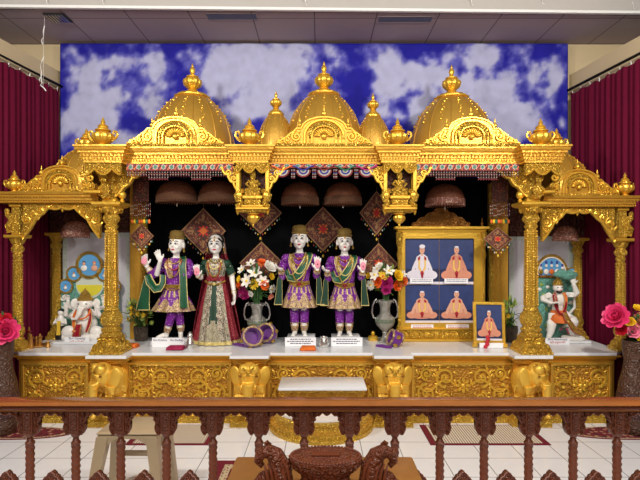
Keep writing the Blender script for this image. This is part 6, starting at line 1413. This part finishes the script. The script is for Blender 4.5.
# plastic stool
sx0, sx1 = -1.315, -.955; ty = 2.93; by = 3.22; zt = .45; cx = (sx0+sx1)/2; cy = (ty+by)/2
so = thing('plastic_stool', (cx, cy, 0), 'beige plastic stool with splayed legs standing behind the railing', 'stool'); m = MB(); m.box(sx0, sx1, ty, by, zt-.022, zt, stoolm, .016); build('seat', m, so)
m = MB()
for a, b, c, d in ((sx0+.01, sx1-.01, ty+.004, ty+.012), (sx0+.01, sx1-.01, by-.012, by-.004)):
    n = 24; low = [(a+(b-a)*i/n, zt-.04-.05*max(0, abs(2*i/n-1)-.35)**1.3*3.0) for i in range(n+1)]; m.strip(low, [(x, zt-.02) for x, z in low], c, d, stoolm)
m.box(sx0+.006, sx0+.014, ty+.012, by-.012, zt-.06, zt-.02, stoolm); m.box(sx1-.014, sx1-.006, ty+.012, by-.012, zt-.06, zt-.02, stoolm); build('apron', m, so)
for ax, ex, ay, ey in ((sx0+.035, -.075, ty+.035, -.03), (sx1-.035, .05, ty+.035, -.03), (sx0+.035, -.05, by-.035, .04), (sx1-.035, .05, by-.035, .04)):
    m = MB(); R0 = []
    for z, k, hw in ((zt-.03, 0, .034), (.0, 1, .024)):
        x, y = ax+ex*k, ay+ey*k; R0.append([(x-hw, y-hw, z), (x+hw, y-hw, z), (x+hw, y+hw, z), (x-hw, y+hw, z)])
    m.loft(R0, stoolm); build('leg', m, so)
m = MB(); m.box(sx0-.0, sx1+.0, by-.02, by-.005, .20, .235, stoolm, .004); m.box(sx0-.0, sx1+.0, ty+.02, ty+.035, .165, .195, stoolm, .004) if False else None; build('crossbar', m, so)
# railing
YR = 2.30; kr = YR/F; rr_ = thing('wooden_railing', (0, YR, 0), 'dark carved wooden railing with twisted balusters across the foreground', 'railing')
zt = .832; Zp = lambda py: WZ(py, YR-.02)
m = MB(); m.box(-2.3, 2.3, 2.245, 2.345, .800, .832, woodp, .006); m.box(-2.3, 2.3, 2.236, 2.354, .818, .828, woodp, .004); build('handrail', m, rr_, label='polished handrail with the lit tone of its top in the colour')
m = MB(); m.box(-2.3, 2.3, 2.240, 2.350, .803, .816, woodd, .003); m.box(-2.3, 2.3, 2.262, 2.335, Zp(410.5), .799, woodd, .003); m.tube([(-2.3, 2.258, Zp(408.5)), (2.3, 2.258, Zp(408.5))], .007, 8, woodp); build('under_moulding', m, rr_)
PXB = [30.2,76,121,166.7,213,259,304.2,349.5,394.8,439.8,484,528.5,573,617]
PXB = [30.2-45.2*k for k in (4,3,2,1)]+PXB+[617+45.2*k for k in (1,2,3,4)]
xs = [(p-320)*kr for p in PXB]
P = [(0,416.2),(2,415.2),(4,413.3),(6,415.2),(7.5,416.6),(9.3,416.2),(11.2,418),(10.6,420.6),(12.2,421.8),(12.9,424.5),(11.9,427.2),(12.2,430.4),(13.4,433.2),(15.2,435.2),(17,435.4),(18.2,433.6)]
HB = [(-a, b) for a, b in P[::-1]]+P[1:]
mbb = MB(); c = xs[3]; Y = 2.275
z = lambda py: WZ(py, 2.28)
def baluster(c):
    m = MB(); Y = YR
    m.box(c-.022, c+.022, Y-.022, Y+.022, z(434), z(410.5), wood, .002); m.box(c-.014, c+.014, Y-.026, Y-.022, z(431), z(413), woodc)
    m.lathe([(.010,z(439)),(.016,z(438)),(.022,z(435.5)),(.024,z(434.5)),(.024,z(433.5))], (c,Y,0), 16, wood)
    zb = .30; pr = [(.016, z(447)), (.021, z(445.5)), (.021, z(443.5)), (.015, z(442)), (.012, z(439))]
    m.lathe(pr, (c,Y,0), 16, wood)
    N = 60; n = 20; rg = []; z1 = z(446.5); z0 = .345
    for j in range(N+1):
        zz = z0+(z1-z0)*j/N; rg.append([(c+(.0185+.0022*cos(3*(a+zz*75)))*cos(a), Y+(.0185+.0022*cos(3*(a+zz*75)))*sin(a), zz) for a in [2*pi*i/n for i in range(n)]])
    m.loft(rg, wood)
    m.lathe([(.022,.30),(.024,.31),(.018,.325),(.022,.34),(.017,.35)], (c,Y,0), 16, wood); m.box(c-.022, c+.022, Y-.022, Y+.022, .0, .30, wood, .003)
    return m
b0 = build('baluster', baluster(xs[0]), rr_)
def arch_(c0):
    m = MB(); hw = 18.3*kr; mid = c0+45.2*kr/2
    low = [(mid+a*kr*(1.05 if abs(a) < 14 else 1.0), z(b)) for a, b in HB]; m.strip(low, [(x, z(410.6)) for x, q in low], 2.285, 2.315, woodc)
    m.tube([(x, 2.284, q+.002) for x, q in low], .0035, 5, wood)
    for s in (-1, 1):
        m.tube(spiral(mid+s*.068, z(420), .014, 1.4, pi/2, s, 2.282), .0032, 5, wood); m.tube(spiral(mid+s*.072, z(429), .010, 1.3, -pi/2, -s, 2.282), .003, 5, wood)
    return m
a0_ = build('cusped_arch', arch_(xs[0]), rr_)
def finial_(c0):
    m = MB(); mid = c0+45.2*kr/2; zt = z(472.5); Q = [(0,0),(2.5,-1.6),(4.0,-4.4),(6.2,-5.2),(7.2,-7.6),(9.0,-8.6),(9.6,-12)]
    for s_ in (1,):
        low = [(mid+a*kr, .42) for a in [-q[0] for q in Q[::-1]]+[q[0] for q in Q[1:]]]; top = [(mid-q[0]*kr, zt+q[1]*kr) for q in Q[::-1]]+[(mid+q[0]*kr, zt+q[1]*kr) for q in Q[1:]]
    m.strip(low, top, 2.284, 2.316, woodc); m.tube([(x, 2.283, q) for x, q in top], .0035, 5, wood); rosette(m, mid, 2.282, zt-.035, .014, 6, wood); return m
f0_ = build('leaf_finial', finial_(xs[0]), rr_)
for k in range(1, len(xs)):
    dx = (xs[k]-xs[0], 0, 0); c = copy_tree(b0, rr_, dx)
    if k < len(xs)-1: copy_tree(a0_, rr_, dx); copy_tree(f0_, rr_, dx)
m = MB(); m.box(-2.3, 2.3, 2.283, 2.317, .375, .42, wood, .004); m.box(-2.3, 2.3, 2.27, 2.33, .0, .10, woodd, .006); build('lower_rail', m, rr_)
# table and carved stand
tb = thing('wooden_table', (.015, 1.72, 0), 'light brown wooden table in front of the railing', 'table'); m = MB(); m.box(-.335, .370, 1.30, 2.005, .665, .692, woodt, .005); build('tabletop', m, tb)
for sx in (-.29, .325):
    for sy in (1.35, 1.955): m = MB(); m.box(sx-.024, sx+.024, sy-.024, sy+.024, 0, .665, woodt, .003); build('leg', m, tb)
m = MB(); m.box(-.31, .345, 1.335, 1.36, .60, .665, woodt); m.box(-.31, .345, 1.945, 1.97, .60, .665, woodt); build('apron', m, tb)
Yb = 1.72; cxb = WX(325.5, Yb); bw = thing('carved_stand', (cxb, Yb, .692), 'round carved brown wooden stand with basketwork top between two carved peacocks', 'stand')
m = MB(); sy_ = .66; zt = WZ(455.5, Yb)
m.lathe([(.105,.693),(.11,.70),(.095,.715),(.080,.735),(.085,.755),(.105,.77),(.120,zt-.028),(.126,zt-.02),(.124,zt-.012),(.127,zt-.004),(.122,zt),(.002,zt+.001)], (cxb,Yb,0), 48, woodc, sx=1, sy=sy_, fl=(24,.03,.70,zt-.03)); build('body', m, bw)
m = MB(); n = 60
for i in range(n): a = 2*pi*i/n; m.ell((cxb+.118*cos(a), Yb+.118*sy_*sin(a), zt+.002), (.0055,.0045,.004), wood, 6, 4)
for i in range(30): a = 2*pi*i/30; m.tube([(cxb+.124*cos(a), Yb+.124*sy_*sin(a), zt-.026), (cxb+.124*cos(a+.1), Yb+.124*sy_*sin(a+.1), zt-.008)], .004, 5, wood)
build('rim', m, bw); m = MB(); m.pat((cxb-.048, Yb-.012, zt+.0025), (.096,0,0), (0,.034,0), 24, 9, lambda u, v: woodd if (int(u*24)+int(v*9)) % 2 else wood, .003); build('woven_panel', m, bw)
for s, pc in ((-1, 271), (1, 381)):
    m = MB(); x = WX(pc, 1.70); y = 1.70
    m.tube([(x-s*.030,y,.695), (x-s*.034,y,.74), (x-s*.030,y,.785), (x-s*.014,y-.004,.825), (x+s*.012,y-.008,.842), (x+s*.034,y-.010,.830), (x+s*.042,y-.010,.806), (x+s*.030,y-.010,.790), (x+s*.022,y-.010,.800)], [.040,.042,.038,.030,.024,.020,.015,.009,.005], 14, woodc)
    m.ell((x+s*.010, y+.004, .730), (.046,.034,.040), woodc, 16, 12); m.ell((x+s*.045, y, .715), (.030,.026,.026), woodc, 14, 10)
    pk = build('peacock', m, bw, remesh=.0035)
    for k in range(6):
        m = MB(); a = k/5; m.tube([(x-s*(.062-.020*k*.5), y-.022-.010*a, .700), (x-s*(.066-.014*k), y-.030-.008*a, .745), (x-s*(.058-.014*k), y-.030-.006*a, .785), (x-s*(.036-.011*k), y-.026-.004*a, .822-.004*k)], [.004,.006,.005,.003], 6, wood); build('feather', m, pk)
    m = MB(); m.tube([(x+s*.0,y-.012,.862), (x+s*.012,y-.012,.872), (x+s*.022,y-.012,.866)], [.006,.007,.004], 7, wood); build('crest', m, pk)
m = MB(); x = WX(286.5, 1.9)
m.mi(fwh); rnd = random.Random(2); m.lathe([(.022,0),(.028,.006),(.028,.022),(.018,.032),(.012,.036),(.016,.042),(.002,.043)], (x,1.90,.693), 14, speck('floral_cloth', (190,196,180), (60,110,100), 60, .4, .8, (180,60,60))); build('cloth_pouch', m, label='small flowered cloth pouch standing behind the left peacock', cat='pouch')
# ------------------------------------------------------------------ camera, light
cam = bpy.data.cameras.new('camera'); co = bpy.data.objects.new('camera', cam); COL.objects.link(co)
co.location = (0, 0, H); co.rotation_euler = (pi/2, 0, 0); cam.sensor_width = 36; cam.lens = 36*F/640; cam.shift_y = (HOR-240)/640
cam.clip_start = .05; bpy.context.scene.camera = co
def area(loc, tgt, size, power, col=(1,1,1), sy=None):
    l = bpy.data.lights.new('area', 'AREA'); l.energy = power; l.color = col; l.size = size
    if sy: l.shape = 'RECTANGLE'; l.size_y = sy
    o = bpy.data.objects.new('ceiling_or_fill_lamp', l); COL.objects.link(o); o.location = loc
    o.rotation_euler = (V(tgt)-V(loc)).to_track_quat('-Z', 'Y').to_euler(); return o
area((-2.3, 1.6, 3.4), (-.9, 4.8, 1.7), .35, 80, (1, .94, .84))
area((2.2, 1.6, 3.4), (.9, 4.8, 1.7), .35, 80, (1, .94, .84))
area((0, 1.2, 4.1), (0, 4.4, 1.0), 2.6, 45, (1, .97, .93), 1.4)
area((0, -1.6, 2.9), (0, 3.5, .9), 3.2, 75, (1, .97, .94), 1.6)  # broad front fill added behind the camera to brighten the railing, standing for room lights
w = bpy.data.worlds.new('world'); bpy.context.scene.world = w; w.use_nodes = True
bg = w.node_tree.nodes['Background']; bg.inputs[0].default_value = (1, .97, .93, 1); bg.inputs[1].default_value = .13
sc = bpy.context.scene; sc.view_settings.view_transform = 'Standard'; sc.view_settings.look = 'None'; sc.view_settings.gamma = 1; sc.view_settings.exposure = 0.0
